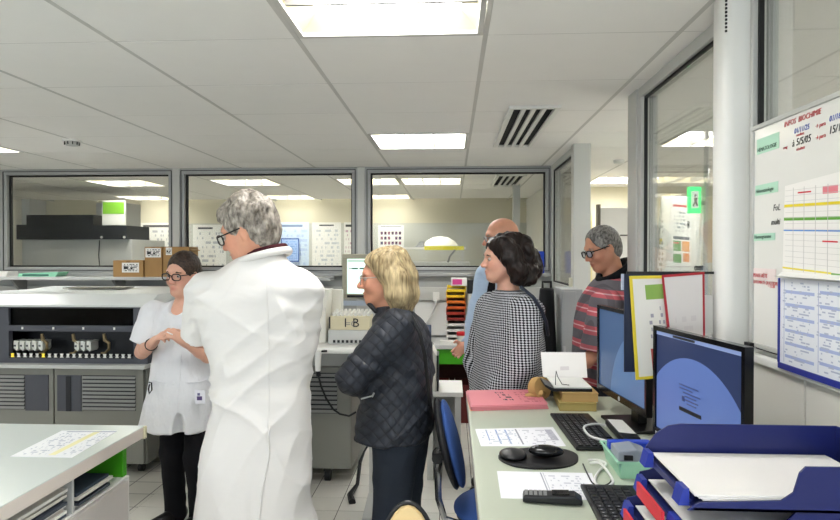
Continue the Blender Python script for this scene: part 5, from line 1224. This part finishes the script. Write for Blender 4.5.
def person(label, J, skin, headS=1.0, **hk):
    """J: joints in the place. One continuous body from head to feet; clothing, hair and glasses are children"""
    R = headframe(J['F'], J.get('U', (0, 0, 1))); c = A(J['head'], float); S = Sculpt(.0055)
    f = nrm(A([J['face'][0], J['face'][1], 0])); rt = A([f[1], -f[0], 0]); J['rt'], J['f'], J['R'] = rt, f, R
    ch, pe, nk = A(J['chest'], float), A(J['pelvis'], float), A(J['neck'], float)
    S.ell(ch, (.13, .085, .16), np.stack([rt, f, A([0, 0, 1.])], 1), .04); S.ell((ch+pe)/2, (.11, .08, .16), np.stack([rt, f, A([0, 0, 1.])], 1), .05); S.ell(pe, (.13, .085, .11), np.stack([rt, f, A([0, 0, 1.])], 1), .05)
    S.cone(nk, ch+A([0, 0, .1]), .05, .075, .03)
    for q, sd in (('L', -1), ('R', 1)):
        sh, el, wr = [A(J[k+q], float) for k in ('sh', 'el', 'wr')]; fw = .034 if headS > .97 else .03
        S.cone(ch+A([0, 0, .09])+rt*sd*.06, sh, .05, .045, .03); S.cone(sh, el, .044, .036, .02); S.cone(el, el+(wr-el)*.35, .036, fw+.004, .015); S.cone(el+(wr-el)*.35, wr, fw+.004, .0235, .015)
        hd = J.get('hand'+q, (wr-el, -rt*sd, .45)); hand(S, wr, hd[0], hd[1], J.get('side'+q, sd), hd[2], .95*headS)
        hip = pe+rt*sd*.09-A([0, 0, .06]); kn = A(J['kn'+q], float) if 'kn'+q in J else A([hip[0]+f[0]*.02, hip[1]+f[1]*.02, .47*hip[2]/.86]); an = A([kn[0]-f[0]*.03, kn[1]-f[1]*.03, .08])
        J['hip'+q], J['kn'+q], J['an'+q] = hip, kn, an
        S.cone(hip, kn, .075, .048, .03); S.cone(kn, kn+(an-kn)*.3, .046, .05, .02); S.cone(kn+(an-kn)*.3, an, .05, .034, .02); S.cone(an-A([0, 0, .03]), an+f*.13-A([0, 0, .05]), .035, .025, .02)
    build_head(S, c, R, headS, nk, **hk)
    def tint(V):
        q = (V-c) @ R / headS; t = np.ones((len(V), 3)); x, y, z = q.T
        lip = np.exp(-(((y/.02)**2+((z+.071)/.010)**2)))*(x > .075); t *= 1-lip[:, None]*A([.12, .42, .38])
        chk = np.exp(-(((np.abs(y)-.045)/.025)**2+((z+.03)/.025)**2))*(x > .03); t *= 1-chk[:, None]*A([.0, .10, .09])
        ns = np.exp(-((y/.018)**2+((z+.035)/.018)**2))*(x > .09); t *= 1-ns[:, None]*A([0, .16, .15])
        if J.get('stubble') is not None:
            sb = ((z < -.045) & (x > -.02) & (np.abs(y) < .09) & (z > -.13)); t[sb] *= .93
        return t
    o = sculpt_obj('person', S, skin, None, 1, tint=tint, label=label, cat='person')
    P = lambda x, y, z: c + R @ (A([x, y, z]) * headS)
    m_e, m_i = M('eye_white', '#b3a49c', .3), M('iris', '#2b1f18', .2)
    m_b = J.get('browmat')
    for q in (-1, 1):
        e = MB().sph(P(.0752, q*.032, .0), .0122*headS).build('eye', m_e, o, smooth='all'); MB().sph(P(.0835, q*.032, -.001), .0055*headS).build('iris', m_i, e, smooth='all')
        if m_b: MB().tube([P(.087, q*.012, .018), P(.090, q*.03, .0235), P(.078, q*.05, .018)], [.003*headS, .0042*headS, .002*headS]).build('eyebrow', m_b, o, smooth=True)
    for q in 'LR':
        an = J['an'+q]; S2 = Sculpt(.008); b = A([an[0], an[1], .0]); ff = J['f']
        S2.cone(b+A([0, 0, .045])-ff*.03, b+A([0, 0, .04])+ff*.16, .044, .038, .02); S2.cone(b+A([0, 0, .05]), b+A([0, 0, .1]), .048, .05, .02); S2.cut((0, 0, .0045), (0, 0, -1))
        sculpt_obj('shoe', S2, m_shoe, o, 1)
    J['P'] = P; J['o'] = o; J['hs'] = headS; return o
def trousers(J, mat, w=1.0, flare=.0, h=.009):
    S = Sculpt(h); pe, rt, f = A(J['pelvis'], float), J['rt'], J['f']
    S.ell(pe, (.175*w, .125*w, .14), np.stack([rt, f, A([0, 0, 1.])], 1), .04)
    for q in 'LR':
        S.cone(J['hip'+q], J['kn'+q], .098*w, .075*w, .03); S.cone(J['kn'+q], J['an'+q]-A([0, 0, .05]), .075*w, .07*w+flare, .02)
    S.cut((0, 0, .012), (0, 0, -1))
    def dsp(V): return .006*vnoise(V*A([9, 9, 5])+3) + .004*vnoise(V*A([14, 14, 22]))
    return sculpt_obj('trousers', S, mat, J['o'], 2, dsp)
def glasses(J, mat, r=(.024, .018), thick=.0026, tint=(.9, .93, .95), drop=0):
    P = J['P']; g = MB(); lens = []
    for q in (-1, 1):
        ring = []
        for k in range(21):
            a = 2*math.pi*k/20; cx, sx = math.cos(a), math.sin(a); ring.append(P(.104-.004*abs(cx*r[0]*q+.032*1)/.05, q*.034+r[0]*math.copysign(abs(cx)**.7, cx), -.004+drop+r[1]*math.copysign(abs(sx)**.7, sx)))
        g.tube(ring, thick*J['hs'], 6, False); lens.append(ring[:-1])
        g.tube([P(.100, q*(.034+r[0]), .006+drop), P(.05, q*.074, .006+drop), P(-.005, q*.082, .008)], thick*J['hs'], 6)
    g.tube([P(.104, -.011, .002+drop), P(.107, 0, .005+drop), P(.104, .011, .002+drop)], thick*J['hs'], 6)
    o = g.build('glasses', mat, J['o'], smooth=True)
    for ring in lens:
        cc = sum(ring)/len(ring); b = MB(); b.add([cc]+ring, [(0, k+1, (k+1) % 20+1) for k in range(20)]); b.build('lens', glass_mat('spectacle_lens', tint, .7) if 'spectacle_lens' not in bpy.data.materials else bpy.data.materials['spectacle_lens'], o)
    return o
def hair_cap(S, J, ex=.012, hairline=.06, low=-.05, ear=True):
    """short hair hugging the skull"""
    P, R, s = J['P'], J['R'], J['hs']
    S.ell(P(-.016, 0, .037), A([.098+ex, .077+ex, .09+ex])*s, R, .01); S.ell(P(-.05, 0, -.015), A([.062+ex*.6, .066+ex*.6, .075])*s, R, .03*s)
    S.ell(P(.118, 0, -.04), A([.085, .095, .12])*s, R, .012*s, 'sub')
    S.cut(P(0, 0, low-.035), R @ A([.25, 0, -1]))
    if ear:
        for q in (-1, 1): S.ell(P(.0, q*.09, -.03), A([.028, .03, .045])*s, R, .01*s, 'sub')

SK1, SK2, SK3 = skin_mat('skin_rosy', '#d79c80'), skin_mat('skin_light', '#dba992'), skin_mat('skin_tan', '#c08a70')
H_GREY = hair_mat('hair_grey', '#4e463d', '#b8afa3', scale=75, stretch=(1, 1, .5))

def seam(obj, pix, D, r, mat, name='seam', n=24):
    """a stitched seam lying on the camera-side surface of a garment"""
    V = np.zeros(len(obj.data.vertices)*3); obj.data.vertices.foreach_get('co', V); V = V.reshape(-1, 3)+ORG[obj]; out = []
    for k in range(n+1):
        s_ = k/n*(len(pix)-1); i = min(int(s_), len(pix)-2); f_ = s_-i; u, v = [pix[i][a]*(1-f_)+pix[i+1][a]*f_ for a in (0, 1)]; p = at(u, v, Y=D)
        m = (np.abs(V[:, 0]-p[0]) < .014) & (np.abs(V[:, 2]-p[2]) < .014)
        if m.any(): out.append((p[0], V[m, 1].min()+.0005, p[2]))
    if len(out) > 2:
        Q = np.array(out); Q[1:-1, 1] = (Q[:-2, 1]+Q[1:-1, 1]+Q[2:, 1])/3; MB().tube(list(Q), r, 6).build(name, mat, obj, smooth='all')

# --- 1 man in the white coat, back towards the camera
D = 2.05; b = at(256, 300, Y=D)[:2]; bx_, by_ = b
J = dict(F=nrm((-.93, .12, -.30)), U=(-.28, .0, 1), head=at(249, 231, Y=D+.0), face=(-.12, .99), neck=(bx_+.01, by_+.02, 1.47), chest=(bx_, by_+.02, 1.27), pelvis=(bx_, by_+.02, .93),
         shL=at(208, 291, Y=D+.02), elL=at(199, 337, Y=D+.10), wrL=at(216, 341, Y=D+.34), shR=at(300, 293, Y=D+.03), elR=at(296, 350, Y=D+.12), wrR=at(280, 338, Y=D+.34), browmat=H_GREY)
o = person('grey-haired man with glasses in a white coat seen from behind', J, SK1, .91)
S = Sculpt(.004); hair_cap(S, J, .009, low=-.055); P = J['P']
for k in range(60):
    a, e = rng.uniform(-2.9, 2.9), rng.uniform(.05, 1.35); x = -.016-.1*math.cos(e)*math.cos(a); y = .08*math.cos(e)*math.sin(a); z = .037+.094*math.sin(e)
    if x > .06 and z < .06: continue
    S.ell(P(x, y, z), A([.016, .014, .012]), J['R'], .016)
S.ell(P(.06, 0, .088), A([.022, .045, .018]), J['R'], .02)
sculpt_obj('hair', S, H_GREY, o, 1, lambda V: .003*vnoise(V*A([60, 60, 30]))+.0025*vnoise(V*A([150, 150, 70])))
glasses(J, M('glasses_black', '#161616', .3))
trousers(J, m_navyt, .8)
S = Sculpt(.0065)
zz = lambda v: az(v, D)
cxm = lambda u: ax(u, D)
S.loft([(cxm(258), by_+.03, .48, .225, .18), (cxm(250), by_+.03, zz(520), .198, .165), (cxm(253), by_+.03, zz(480), .188, .158), (cxm(255), by_+.03, zz(440), .176, .15), (cxm(257), by_+.03, zz(405), .168, .138), (cxm(258), by_+.03, zz(370), .17, .125),
        (cxm(258), by_+.02, zz(335), .196, .12), (cxm(257), by_+.01, zz(305), .212, .115), (cxm(257), by_+.01, zz(286), .205, .105), (cxm(257), by_+.01, zz(272), .155, .09), (cxm(260), by_+.015, zz(261), .085, .075), (cxm(261), by_+.02, zz(252), .066, .068)], J['face'], .02, pw=2.2)
for q in 'LR':
    sh, el, wr = J['sh'+q], J['el'+q], J['wr'+q]; e2 = sh+(el-sh)*1.0
    S.cone(sh, sh+(el-sh)*.55, .066, .062, .045); S.cone(sh+(el-sh)*.3, e2, .064, .062, .02, flat=True)
# centre back vent below the waist
S.ell((cxm(262), by_-.155, .62), (.006, .03, .26), None, .012, 'sub')
def dcoat(V):
    x, y, z = V.T; w = np.exp(-((z-1.05)/.16)**2); r = np.exp(-((z-1.38)/.1)**2)*np.exp(-((np.abs(x-bx_)-.17)/.06)**2)
    warp = vnoise(V*3)*1.2
    f1 = vnoise(np.stack([x*5+warp, y*5, z*17+x*9*np.sign(x-bx_)*0+warp*1.5], 1)); f2 = vnoise(np.stack([x*9+z*7, y*8, z*20-x*12], 1)); f3 = vnoise(np.stack([x*13+z*2, y*9, z*3.5+4], 1))
    rd = lambda q: 1-2*np.sqrt(np.abs(q)+.003)
    g1 = vnoise(np.stack([x*4+y*3+warp*.8, y*4, z*9+(x-bx_)*6+warp], 1)); g2 = vnoise(np.stack([x*5-y*3, y*4+7, z*11-(x-bx_)*9+warp], 1)); g3 = vnoise(np.stack([x*9+warp, y*7, z*1.6+3], 1))
    low = np.clip((1.0-z)/.4, 0, 1); arm = np.exp(-((np.abs(x-bx_)-.19)/.06)**2)*np.exp(-((z-1.32)/.14)**2)
    return .004*f1 + (.004+.011*w)*rd(g1) + (.003+.008*w)*rd(g2) + .007*low*rd(g3) + .003*f2 + .006*r*np.sin(z*95+x*12) + .007*arm*rd(f2)
ct = sculpt_obj('coat', S, m_coat, o, 2, dcoat)
seam(ct, [(265, 430), (264, 462), (258, 495), (255, 530)], D-.16, .0035, m_coat, 'vent_edge'); seam(ct, [(262, 275), (264, 340), (265, 430)], D-.14, .0012, m_coat, 'back_seam')
# coat collar band and dark red jumper neck
S2 = Sculpt(.005); nk = at(262, 255, Y=D+.025)
ring = [nk+A([.079*math.cos(a), .074*math.sin(a), .006+.026*math.cos(a+.2)]) for a in np.linspace(0, 2*math.pi, 25)]
MB().tube(ring, .0085, 8, False).build('jumper_neck', cloth_mat('maroon_knit', '#4a2026', fold=.3, fscale=60), o, smooth='all')
MB().tube([q+A([0, 0, -.016]) + (q-nk)*A([.14, .14, 0]) for q in ring], .0135, 8, False).build('coat_collar', m_coat, o, smooth='all')

# --- 2 woman in the white tunic
D = 3.35; bx_, by_ = at(181, 330, Y=D)[:2]
J = dict(F=nrm((-.24, -.96, -.10)), U=(.05, .05, 1), head=at(183, 274, Y=D-.03), face=(-.35, -.94), neck=(bx_+.03, by_, 1.25), chest=(bx_+.01, by_, 1.08), pelvis=(bx_+.02, by_+.02, .80),
         shR=at(154, 313, Y=D-.02), elR=at(142, 352, Y=D-.05), wrR=at(152, 344, Y=D-.26), shL=at(206, 313, Y=D-.02), elL=at(208, 356, Y=D-.12), wrL=at(185, 342, Y=D-.25))
J['handR'] = (nrm(at(163, 332, Y=D-.30)-J['wrR']), (.85, .25, -.5), .95); J['handL'] = (nrm(at(170, 332, Y=D-.30)-J['wrL']), (-.85, .25, -.5), .95)
J['browmat'] = H_BR = hair_mat('hair_dark_brown', '#1c1512', '#4a3a30', scale=90, stretch=(1, 1, 1))
o = person('woman with dark pulled-back hair in a short-sleeved white tunic holding a tiny item', J, SK2, .96)
S = Sculpt(.0045); hair_cap(S, J, .006, low=-.03); P = J['P']; S.ell(P(-.12, 0, -.01), (.035, .04, .04), J['R'], .02); S.ell(P(-.06, 0, -.06), (.04, .05, .04), J['R'], .03)
sculpt_obj('hair', S, H_BR, o, 1, lambda V: .0016*vnoise(V*120))
glasses(J, M('glasses_dark', '#1a1614', .3), (.027, .018), .003)
trousers(J, m_blackcloth, .84)
zz = lambda v: az(v, D); cxm = lambda u: ax(u, D)
S = Sculpt(.0065)
S.loft([(cxm(175), by_+.01, zz(431), .21, .165), (cxm(178), by_+.01, zz(410), .2, .155), (cxm(181), by_, zz(385), .18, .14), (cxm(182), by_, zz(355), .158, .125), (cxm(182), by_, zz(330), .16, .12), (cxm(183), by_, zz(314), .165, .1), (cxm(184), by_, zz(307), .125, .085), (cxm(185), by_+.01, zz(301), .07, .065)], J['face'], .02)
for q in 'LR':
    sh, el = J['sh'+q], J['el'+q]; S.cone(sh, sh+(el-sh)*.4, .066, .07, .04); S.cone(sh+(el-sh)*.25, sh+(el-sh)*.78, .068, .082, .02, flat=True)
S.ell(P(.06, 0, -.17), (.06, .05, .05), J['R'], .02, 'sub')
S.ell(at(178, 433, Y=D-.16), (.03, .07, .10), None, .01, 'sub')
for (u0, v0, u1, v1) in ((183, 345, 181, 400), (150, 380, 176, 384), (190, 384, 206, 382)): S.cone(at(u0, v0, Y=D-.145), at(u1, v1, Y=D-.165), .004, .004, .006, 'sub')
def dt(V):
    x, y, z = V.T; w = vnoise(V*4); return .006*vnoise(np.stack([x*11+w, y*11, z*6+w], 1)) + .004*vnoise(np.stack([x*16, y*12, z*20+w*2], 1))
tu = sculpt_obj('tunic', S, m_tunic, o, 2, dt)
seam(tu, [(183, 312), (181, 350), (179, 410)], D-.14, .002, m_tunic, 'placket'); seam(tu, [(148, 381), (162, 383), (174, 384)], D-.15, .0025, m_tunic, 'pocket_edge'); seam(tu, [(186, 384), (198, 383), (206, 381)], D-.15, .0025, m_tunic, 'pocket_edge'); seam(tu, [(157, 306), (153, 318), (152, 335)], D-.1, .002, m_tunic, 'armhole_seam')
# front slit, pocket edge, pen clip, badge
MB().box(-.055, .055, -.002, .002, 0, .16).xf(Matrix.Translation(at(189, 429, Y=D-.178)) @ Matrix.Rotation(math.radians(-20), 4, 'Z')).build('pocket', m_tunic, tu, bevel=.001) if False else None
p = at(150, 388, Y=D-.19); MB().tube([p+A([-.006, 0, .03]), p+A([.008, 0, .028]), p+A([.01, 0, -.01]), p+A([-.004, 0, -.03]), p+A([-.008, 0, -.005]), p+A([-.002, 0, .02])], .0042).build('pen_clip', m_black, tu, smooth=True)
p = at(200, 397, Y=D-.17); sheet('badge', [p+A([-.028, 0, -.035]), p+A([.028, 0, -.035]), p+A([.028, 0, .035]), p+A([-.028, 0, .035])], print_mat('badge_print', '#e2e2ea', [(.2, .7, .25, .55, '#5a4a78'), (.25, .5, .6, .8, '#6a6a90')], []), tu, th=.002, normal=(0, -1, 0))
p = J['wrR']; dr = nrm(p-J['elR']); a1 = nrm(np.cross(dr, (0, 0, 1))); b1_ = np.cross(dr, a1)
MB().tube([p-dr*.02+.029*(math.cos(a)*a1+math.sin(a)*b1_) for a in np.linspace(0, 2*math.pi, 17)], .004, 6, False).build('bracelet', m_black, o)
q = at(167, 332, Y=D-.33); MB().tube([q, q+A([.03, -.005, -.012])], .003).build('specimen_stick', m_white, label='tiny white stick held between the fingers of the woman in the tunic', cat='swab')

# --- 3 blonde woman in the quilted jacket
D = 2.62; bx_, by_ = at(402, 330, Y=D)[:2]
J = dict(F=nrm((-.98, -.08, -.04)), head=at(384, 278, Y=D), face=(-.97, .22), neck=(bx_-.045, by_, 1.27), chest=(bx_-.01, by_, 1.07), pelvis=(bx_, by_, .80),
         shL=at(397, 328, Y=D-.15), elL=at(352, 378, Y=D-.20), wrL=at(368, 391, Y=D-.02), shR=at(394, 328, Y=D+.16), elR=at(352, 374, Y=D+.18), wrR=at(366, 384, Y=D+.02))
J['handL'] = ((.1, 1, .05), (1, 0, 0), .3); J['handR'] = ((.1, -1, .1), (1, 0, 0), .3)
o = person('blonde woman in a dark quilted jacket seen in profile', J, SK1, .96, nose=1.02)
P = J['P']; S = Sculpt(.005)
hair_cap(S, J, .012, low=-.03, ear=False)
hb = J['head']
for yy in (-1, 1):
    S.chain([P(.03, yy*.062, .088), P(-.012, yy*.092, .02), P(-.035, yy*.094, -.07), P(-.045, yy*.088, -.125)], [.022, .022, .026, .02], .03)
    S.chain([P(-.03, yy*.075, .08), P(-.06, yy*.085, .0), P(-.07, yy*.085, -.075), P(-.072, yy*.075, -.13)], [.04, .042, .04, .028], .03)
S.chain([P(-.06, 0, .09), P(-.098, 0, .0), P(-.104, 0, -.075), P(-.095, 0, -.13)], [.045, .045, .045, .032], .03)
S.ell(P(.095, 0, -.05), (.09, .12, .11), J['R'], .01, 'sub')
H_BL = hair_mat('hair_blonde', '#6e5c40', '#d2bd92', scale=80, stretch=(1, 1, .1))
sculpt_obj('hair', S, H_BL, o, 1, lambda V: .002*vnoise(V*A([75, 75, 7]))+.0018*vnoise(V*A([150, 150, 9])))
MB().add(*(lambda m: (m.v, m.f))(MB().box(-.012, .012, -.006, .006, -.03, .03))).rot(10, 'Y', (0, 0, 0)).xf(Matrix.Translation(P(-.022, -.093, .088))).rot(-25, 'X', P(-.022, -.093, .088)).build('hair_clip', M('clip_brown', '#2a1512', .3), o, bevel=.003)
glasses(J, M('glasses_clear', '#b9b2a8', .25, .3), (.024, .018), .0022)
trousers(J, m_navyt, .98, .012)
# quilted material
g = N('quilted_navy'); tc = g.n('ShaderNodeTexCoord'); sp = g.n('ShaderNodeSeparateXYZ'); g.l(tc.outputs['Object'], sp.inputs[0])
xx = g.math('ADD', sp.outputs[0], g.math('MULTIPLY', sp.outputs[1], .35)); k = 2*math.pi/.05
wv = g.noise(g.coord(), 6, 2); zz_ = g.math('ADD', sp.outputs[2], g.math('MULTIPLY', wv, .05))
s1 = g.math('ABSOLUTE', g.math('SINE', g.math('MULTIPLY', g.math('ADD', zz_, xx), k/2))); s2 = g.math('ABSOLUTE', g.math('SINE', g.math('MULTIPLY', g.math('SUBTRACT', zz_, xx), k/2)))
hgt = g.math('POWER', g.math('MULTIPLY', s1, s2), .35)
g.setc(g.mix(hgt, C('#181a20'), C('#2b2f38')), .55, 0, .4); g.bump(g.math('ADD', hgt, g.math('MULTIPLY', g.noise(g.coord(), 60, 3), .3)), .5, .008); m_quilt = g.m
zz = lambda v: az(v, D); cxm = lambda u: ax(u, D)
S = Sculpt(.0065)
S.loft([(cxm(394), by_, zz(435), .205, .162), (cxm(396), by_, zz(418), .205, .155), (cxm(398), by_, zz(395), .195, .142), (cxm(400), by_, zz(370), .185, .135), (cxm(401), by_, zz(345), .19, .125), (cxm(401), by_, zz(328), .185, .11), (cxm(399), by_, zz(317), .13, .09), (cxm(394), by_, zz(310), .075, .075), (cxm(391), by_, zz(306), .068, .07)], J['face'], .02)
for q in 'LR':
    sh, el, wr = J['sh'+q], J['el'+q], J['wr'+q]; S.cone(sh, el, .076, .064, .04); S.cone(el, wr, .062, .048, .02)
def dq(V):
    x, y, z = V.T; w = vnoise(V*5); return .008*vnoise(np.stack([x*7+w, y*7, z*24+x*16+w], 1)) + .006*(1-2*np.sqrt(np.abs(vnoise(np.stack([x*6+w, y*6, z*13-x*10], 1)))+.003)) + .003*vnoise(V*30)
ja = sculpt_obj('quilted_jacket', S, m_quilt, o, 2, dq)
MB().tube([at(376, 312, Y=D-.085), at(371, 306, Y=D-.06), at(368, 303, Y=D-.0)], [.008, .01, .009]).build('collar', M('collar_black', '#16161a', .7), ja, smooth='all')
MB().tube([at(361, 399, Y=D-.225), at(372, 396, Y=D-.225)], .003).build('zip', m_steel, ja)
MB().tube([at(372, 397, Y=D-.226), at(374, 393, Y=D-.227)], .004).build('zip_pull', m_steel, ja)
st = [at(411, 316, Y=D-.165), at(420, 333, Y=D-.185), at(425, 355, Y=D-.165), at(428, 385, Y=D-.12), at(430, 405, Y=D-.07)]
MB().tube(st, .008).build('bag_strap', m_black, ja, smooth=True)

# --- 4 dark-haired woman in the patterned jacket
D = 3.28; bx_, by_ = at(512, 320, Y=D)[:2]
J = dict(F=nrm((-.95, -.22, -.02)), head=at(502, 259, Y=D-.03), face=(-.86, -.30), neck=(bx_-.02, by_, 1.31), chest=(bx_, by_, 1.13), pelvis=(bx_, by_+.02, .84),
         shL=at(528, 312, Y=D-.17), elL=at(520, 366, Y=D-.20), wrL=at(494, 398, Y=D-.18), shR=at(490, 308, Y=D+.15), elR=at(478, 360, Y=D+.2), wrR=at(482, 398, Y=D+.08))
H_DK = hair_mat('hair_black_brown', '#060505', '#24150f', scale=70, stretch=(1, 1, .6)); J['browmat'] = H_DK
o = person('woman with bushy dark hair in a black and white patterned jacket', J, SK2, .97)
P = J['P']; S = Sculpt(.006); hair_cap(S, J, .012, low=-.03, ear=False)
r2 = random.Random(4)
for yy in (-1, 1):
    S.chain([P(.028, yy*.068, .085), P(-.02, yy*.098, .02), P(-.045, yy*.108, -.05), P(-.06, yy*.1, -.115)], [.025, .036, .045, .032], .03)
S.chain([P(-.075, 0, .085), P(-.135, 0, .0), P(-.15, 0, -.06), P(-.13, 0, -.105)], [.06, .062, .062, .045], .04)
for k in range(70):
    a = r2.uniform(.5, math.pi*2-.5); z = r2.uniform(-.12, .1); rr = (.115 if z > 0 else .13)*(1-.35*max(0, z/.12)**2)
    x, y = -.04+rr*1.05*math.cos(a), rr*.92*math.sin(a)
    if x > .02: continue
    S.ell(P(x, y, z), A([.03, .03, .03])*r2.uniform(.7, 1.1), J['R'], .02)
S.ell(P(.105, 0, -.06), (.09, .11, .12), J['R'], .01, 'sub')
sculpt_obj('hair', S, H_DK, o, 1, lambda V: .007*vnoise(V*A([45, 45, 22]))+.003*vnoise(V*A([110, 110, 40])))
trousers(J, m_blackcloth)
g = N('patterned_weave'); tc = g.n('ShaderNodeTexCoord'); sp = g.n('ShaderNodeSeparateXYZ'); g.l(tc.outputs['Object'], sp.inputs[0])
k = 2*math.pi/.024; wv = g.math('MULTIPLY', g.noise(g.coord(), 5, 2), .004)
u_ = g.math('MULTIPLY', g.math('ADD', g.math('MULTIPLY', g.math('ARCTAN2', sp.outputs[0], sp.outputs[1]), .2), wv), k); v_ = g.math('MULTIPLY', g.math('ADD', sp.outputs[2], wv), k)
d_ = g.math('MULTIPLY', g.math('SINE', g.math('ADD', u_, v_)), g.math('SINE', g.math('SUBTRACT', v_, u_)))
f = g.math('GREATER_THAN', d_, .02); g.setc(g.mix(f, C('#101218'), C('#c3c6cc')), .85, 0, .2); g.bump(g.noise(g.coord(), 9, 3), .4, .03); m_pat = g.m
zz = lambda v: az(v, D); cxm = lambda u: ax(u, D)
S = Sculpt(.007)
S.loft([(cxm(508), by_, .70, .235, .20), (cxm(509), by_, zz(392), .228, .19), (cxm(510), by_, zz(360), .215, .17), (cxm(511), by_, zz(330), .205, .15), (cxm(512), by_, zz(308), .19, .125), (cxm(511), by_, zz(297), .14, .1), (cxm(508), by_, zz(289), .08, .08)], J['face'], .02)
for q in 'LR':
    sh, el, wr = J['sh'+q], J['el'+q], J['wr'+q]; S.cone(sh, el, .085, .078, .05); S.cone(el, wr, .076, .066, .03)
sculpt_obj('patterned_jacket', S, m_pat, o, 2, lambda V: .008*vnoise(V*A([9, 9, 5]))+.004*vnoise(V*20)); ja = o
MB().tube([at(521, 287, Y=D-.2), at(533, 297, Y=D-.265), at(541, 309, Y=D-.26), at(546, 322, Y=D-.2), at(548, 335, Y=D-.1)], .009).build('bag_strap', M('strap_navy', '#1c2434', .5), o, smooth=True)

# --- 5 bald man behind her
D = 3.9; bx_, by_ = at(500, 300, Y=D)[:2]
J = dict(F=nrm((-.97, -.12, -.05)), head=at(501, 238, Y=D), face=(-.97, .1), neck=(bx_+.02, by_, 1.47), chest=(bx_, by_, 1.27), pelvis=(bx_, by_, .93),
         shL=at(488, 276, Y=D-.17), elL=at(476, 327, Y=D-.2), wrL=at(471, 355, Y=D-.22), shR=at(494, 276, Y=D+.17), elR=at(484, 330, Y=D+.2), wrR=at(466, 345, Y=D+.1))
J['handL'] = ((-.05, -.1, -1), (1, 0, 0), .5); J['browmat'] = H_GREY
o = person('bald man with glasses in a light blue shirt behind the dark-haired woman', J, SK1, 1.0)
glasses(J, M('glasses_steel', '#8a8c90', .2, .8), (.023, .017), .0018)
trousers(J, m_navyt)
m_blue = cloth_mat('pale_blue_shirt', '#b3c6de', fold=.45, fscale=12)
zz = lambda v: az(v, D); cxm = lambda u: ax(u, D)
S = Sculpt(.008)
S.loft([(cxm(500), by_, .82, .19, .15), (cxm(500), by_, zz(340), .19, .15), (cxm(499), by_, zz(310), .195, .14), (cxm(499), by_, zz(285), .205, .12), (cxm(500), by_, zz(270), .16, .1), (cxm(502), by_, zz(262), .075, .075)], J['face'], .02)
for q in 'LR':
    sh, el, wr = J['sh'+q], J['el'+q], J['wr'+q]; S.cone(sh, el, .078, .064, .04); S.cone(el, wr, .062, .046, .02, flat=True)
sculpt_obj('shirt', S, m_blue, o, 2, lambda V: .006*vnoise(V*A([11, 11, 14])))
S = Sculpt(.007); S.chain([at(492, 280, Y=D-.24), at(490, 305, Y=D-.27), at(487, 330, Y=D-.28)], [.02, .03, .025], .02); sculpt_obj('dark_vest', S, m_blackcloth, o, 1)

# --- 6 man in the checked shirt in the doorway
D = 3.5; bx_, by_ = at(609, 320, Y=D)[:2]
J = dict(F=nrm((-.9, -.25, -.30)), U=(-.25, 0, 1), head=at(602, 248.5, Y=D), face=(-.9, -.3), neck=(bx_+.03, by_, 1.38), chest=(bx_, by_, 1.18), pelvis=(bx_, by_, .9),
         shL=at(605, 302, Y=D-.2), elL=at(594, 355, Y=D-.22), wrL=at(570, 372, Y=D-.28), shR=at(596, 302, Y=D+.17), elR=at(590, 352, Y=D+.2), wrR=at(572, 372, Y=D+.08))
J['browmat'] = H_GREY
o = person('man with short grey hair and black glasses in a red checked shirt', J, SK3, .98)
S = Sculpt(.0045); hair_cap(S, J, .004, low=-.05); P = J['P']; S.ell(P(.115, 0, .03), (.06, .06, .075), J['R'], .015, 'sub')
sculpt_obj('hair', S, hair_mat('hair_salt', '#3a3735', '#9a9792', scale=110, stretch=(1, 1, .5)), o, 1, lambda V: .0018*vnoise(V*120))
glasses(J, M('glasses_black', '#161616'), (.026, .018), .0034)
trousers(J, m_navyt)
g = N('plaid'); tc = g.n('ShaderNodeTexCoord'); sp = g.n('ShaderNodeSeparateXYZ'); g.l(tc.outputs['Object'], sp.inputs[0])
fz = g.math('FRACT', g.math('MULTIPLY', g.math('ADD', sp.outputs[2], g.math('MULTIPLY', sp.outputs[0], .12)), 1/.098)); fx = g.math('FRACT', g.math('MULTIPLY', g.math('ADD', sp.outputs[0], g.math('MULTIPLY', sp.outputs[1], .7)), 1/.11))
c = g.mix(g.math('MULTIPLY', g.math('LESS_THAN', fz, .46), 1.0), C('#6f6b70'), C('#c9646c')); c = g.mix(g.math('MULTIPLY', g.math('LESS_THAN', g.math('ABSOLUTE', g.math('SUBTRACT', fz, .23)), .035), .8), c, C('#f0c8c8'))
c = g.mix(g.math('MULTIPLY', g.math('LESS_THAN', fx, .4), .35), c, C('#3c3a40')); g.setc(c, .85, 0, .2); g.bump(g.noise(g.coord(), 10, 3), .4, .03); m_plaid = g.m
zz = lambda v: az(v, D); cxm = lambda u: ax(u, D)
S = Sculpt(.007)
S.loft([(cxm(607), by_, .80, .19, .165), (cxm(606), by_, zz(345), .19, .165), (cxm(606), by_, zz(320), .195, .155), (cxm(608), by_, zz(300), .195, .13), (cxm(611), by_, zz(285), .15, .105), (cxm(613), by_, zz(276), .085, .085)], J['face'], .02)
for q in 'LR':
    sh, el = J['sh'+q], J['el'+q]; S.cone(sh, sh+(el-sh)*.4, .075, .072, .04); S.cone(sh+(el-sh)*.2, sh+(el-sh)*.95, .074, .078, .02, flat=True)
sculpt_obj('checked_shirt', S, m_plaid, o, 2, lambda V: .006*vnoise(V*A([10, 10, 8]))+.003*vnoise(V*22))
nk = at(615, 271, Y=D); fv, rv = J['f'], J['rt']
MB().tube([nk+rv*.082*math.cos(a)+fv*.085*math.sin(a)+A([0, 0, -.055*math.sin(a)]) for a in np.linspace(-.3, 2*math.pi-.3, 25)], .024, 8, False).build('dark_collar', m_blackcloth, o, smooth='all')
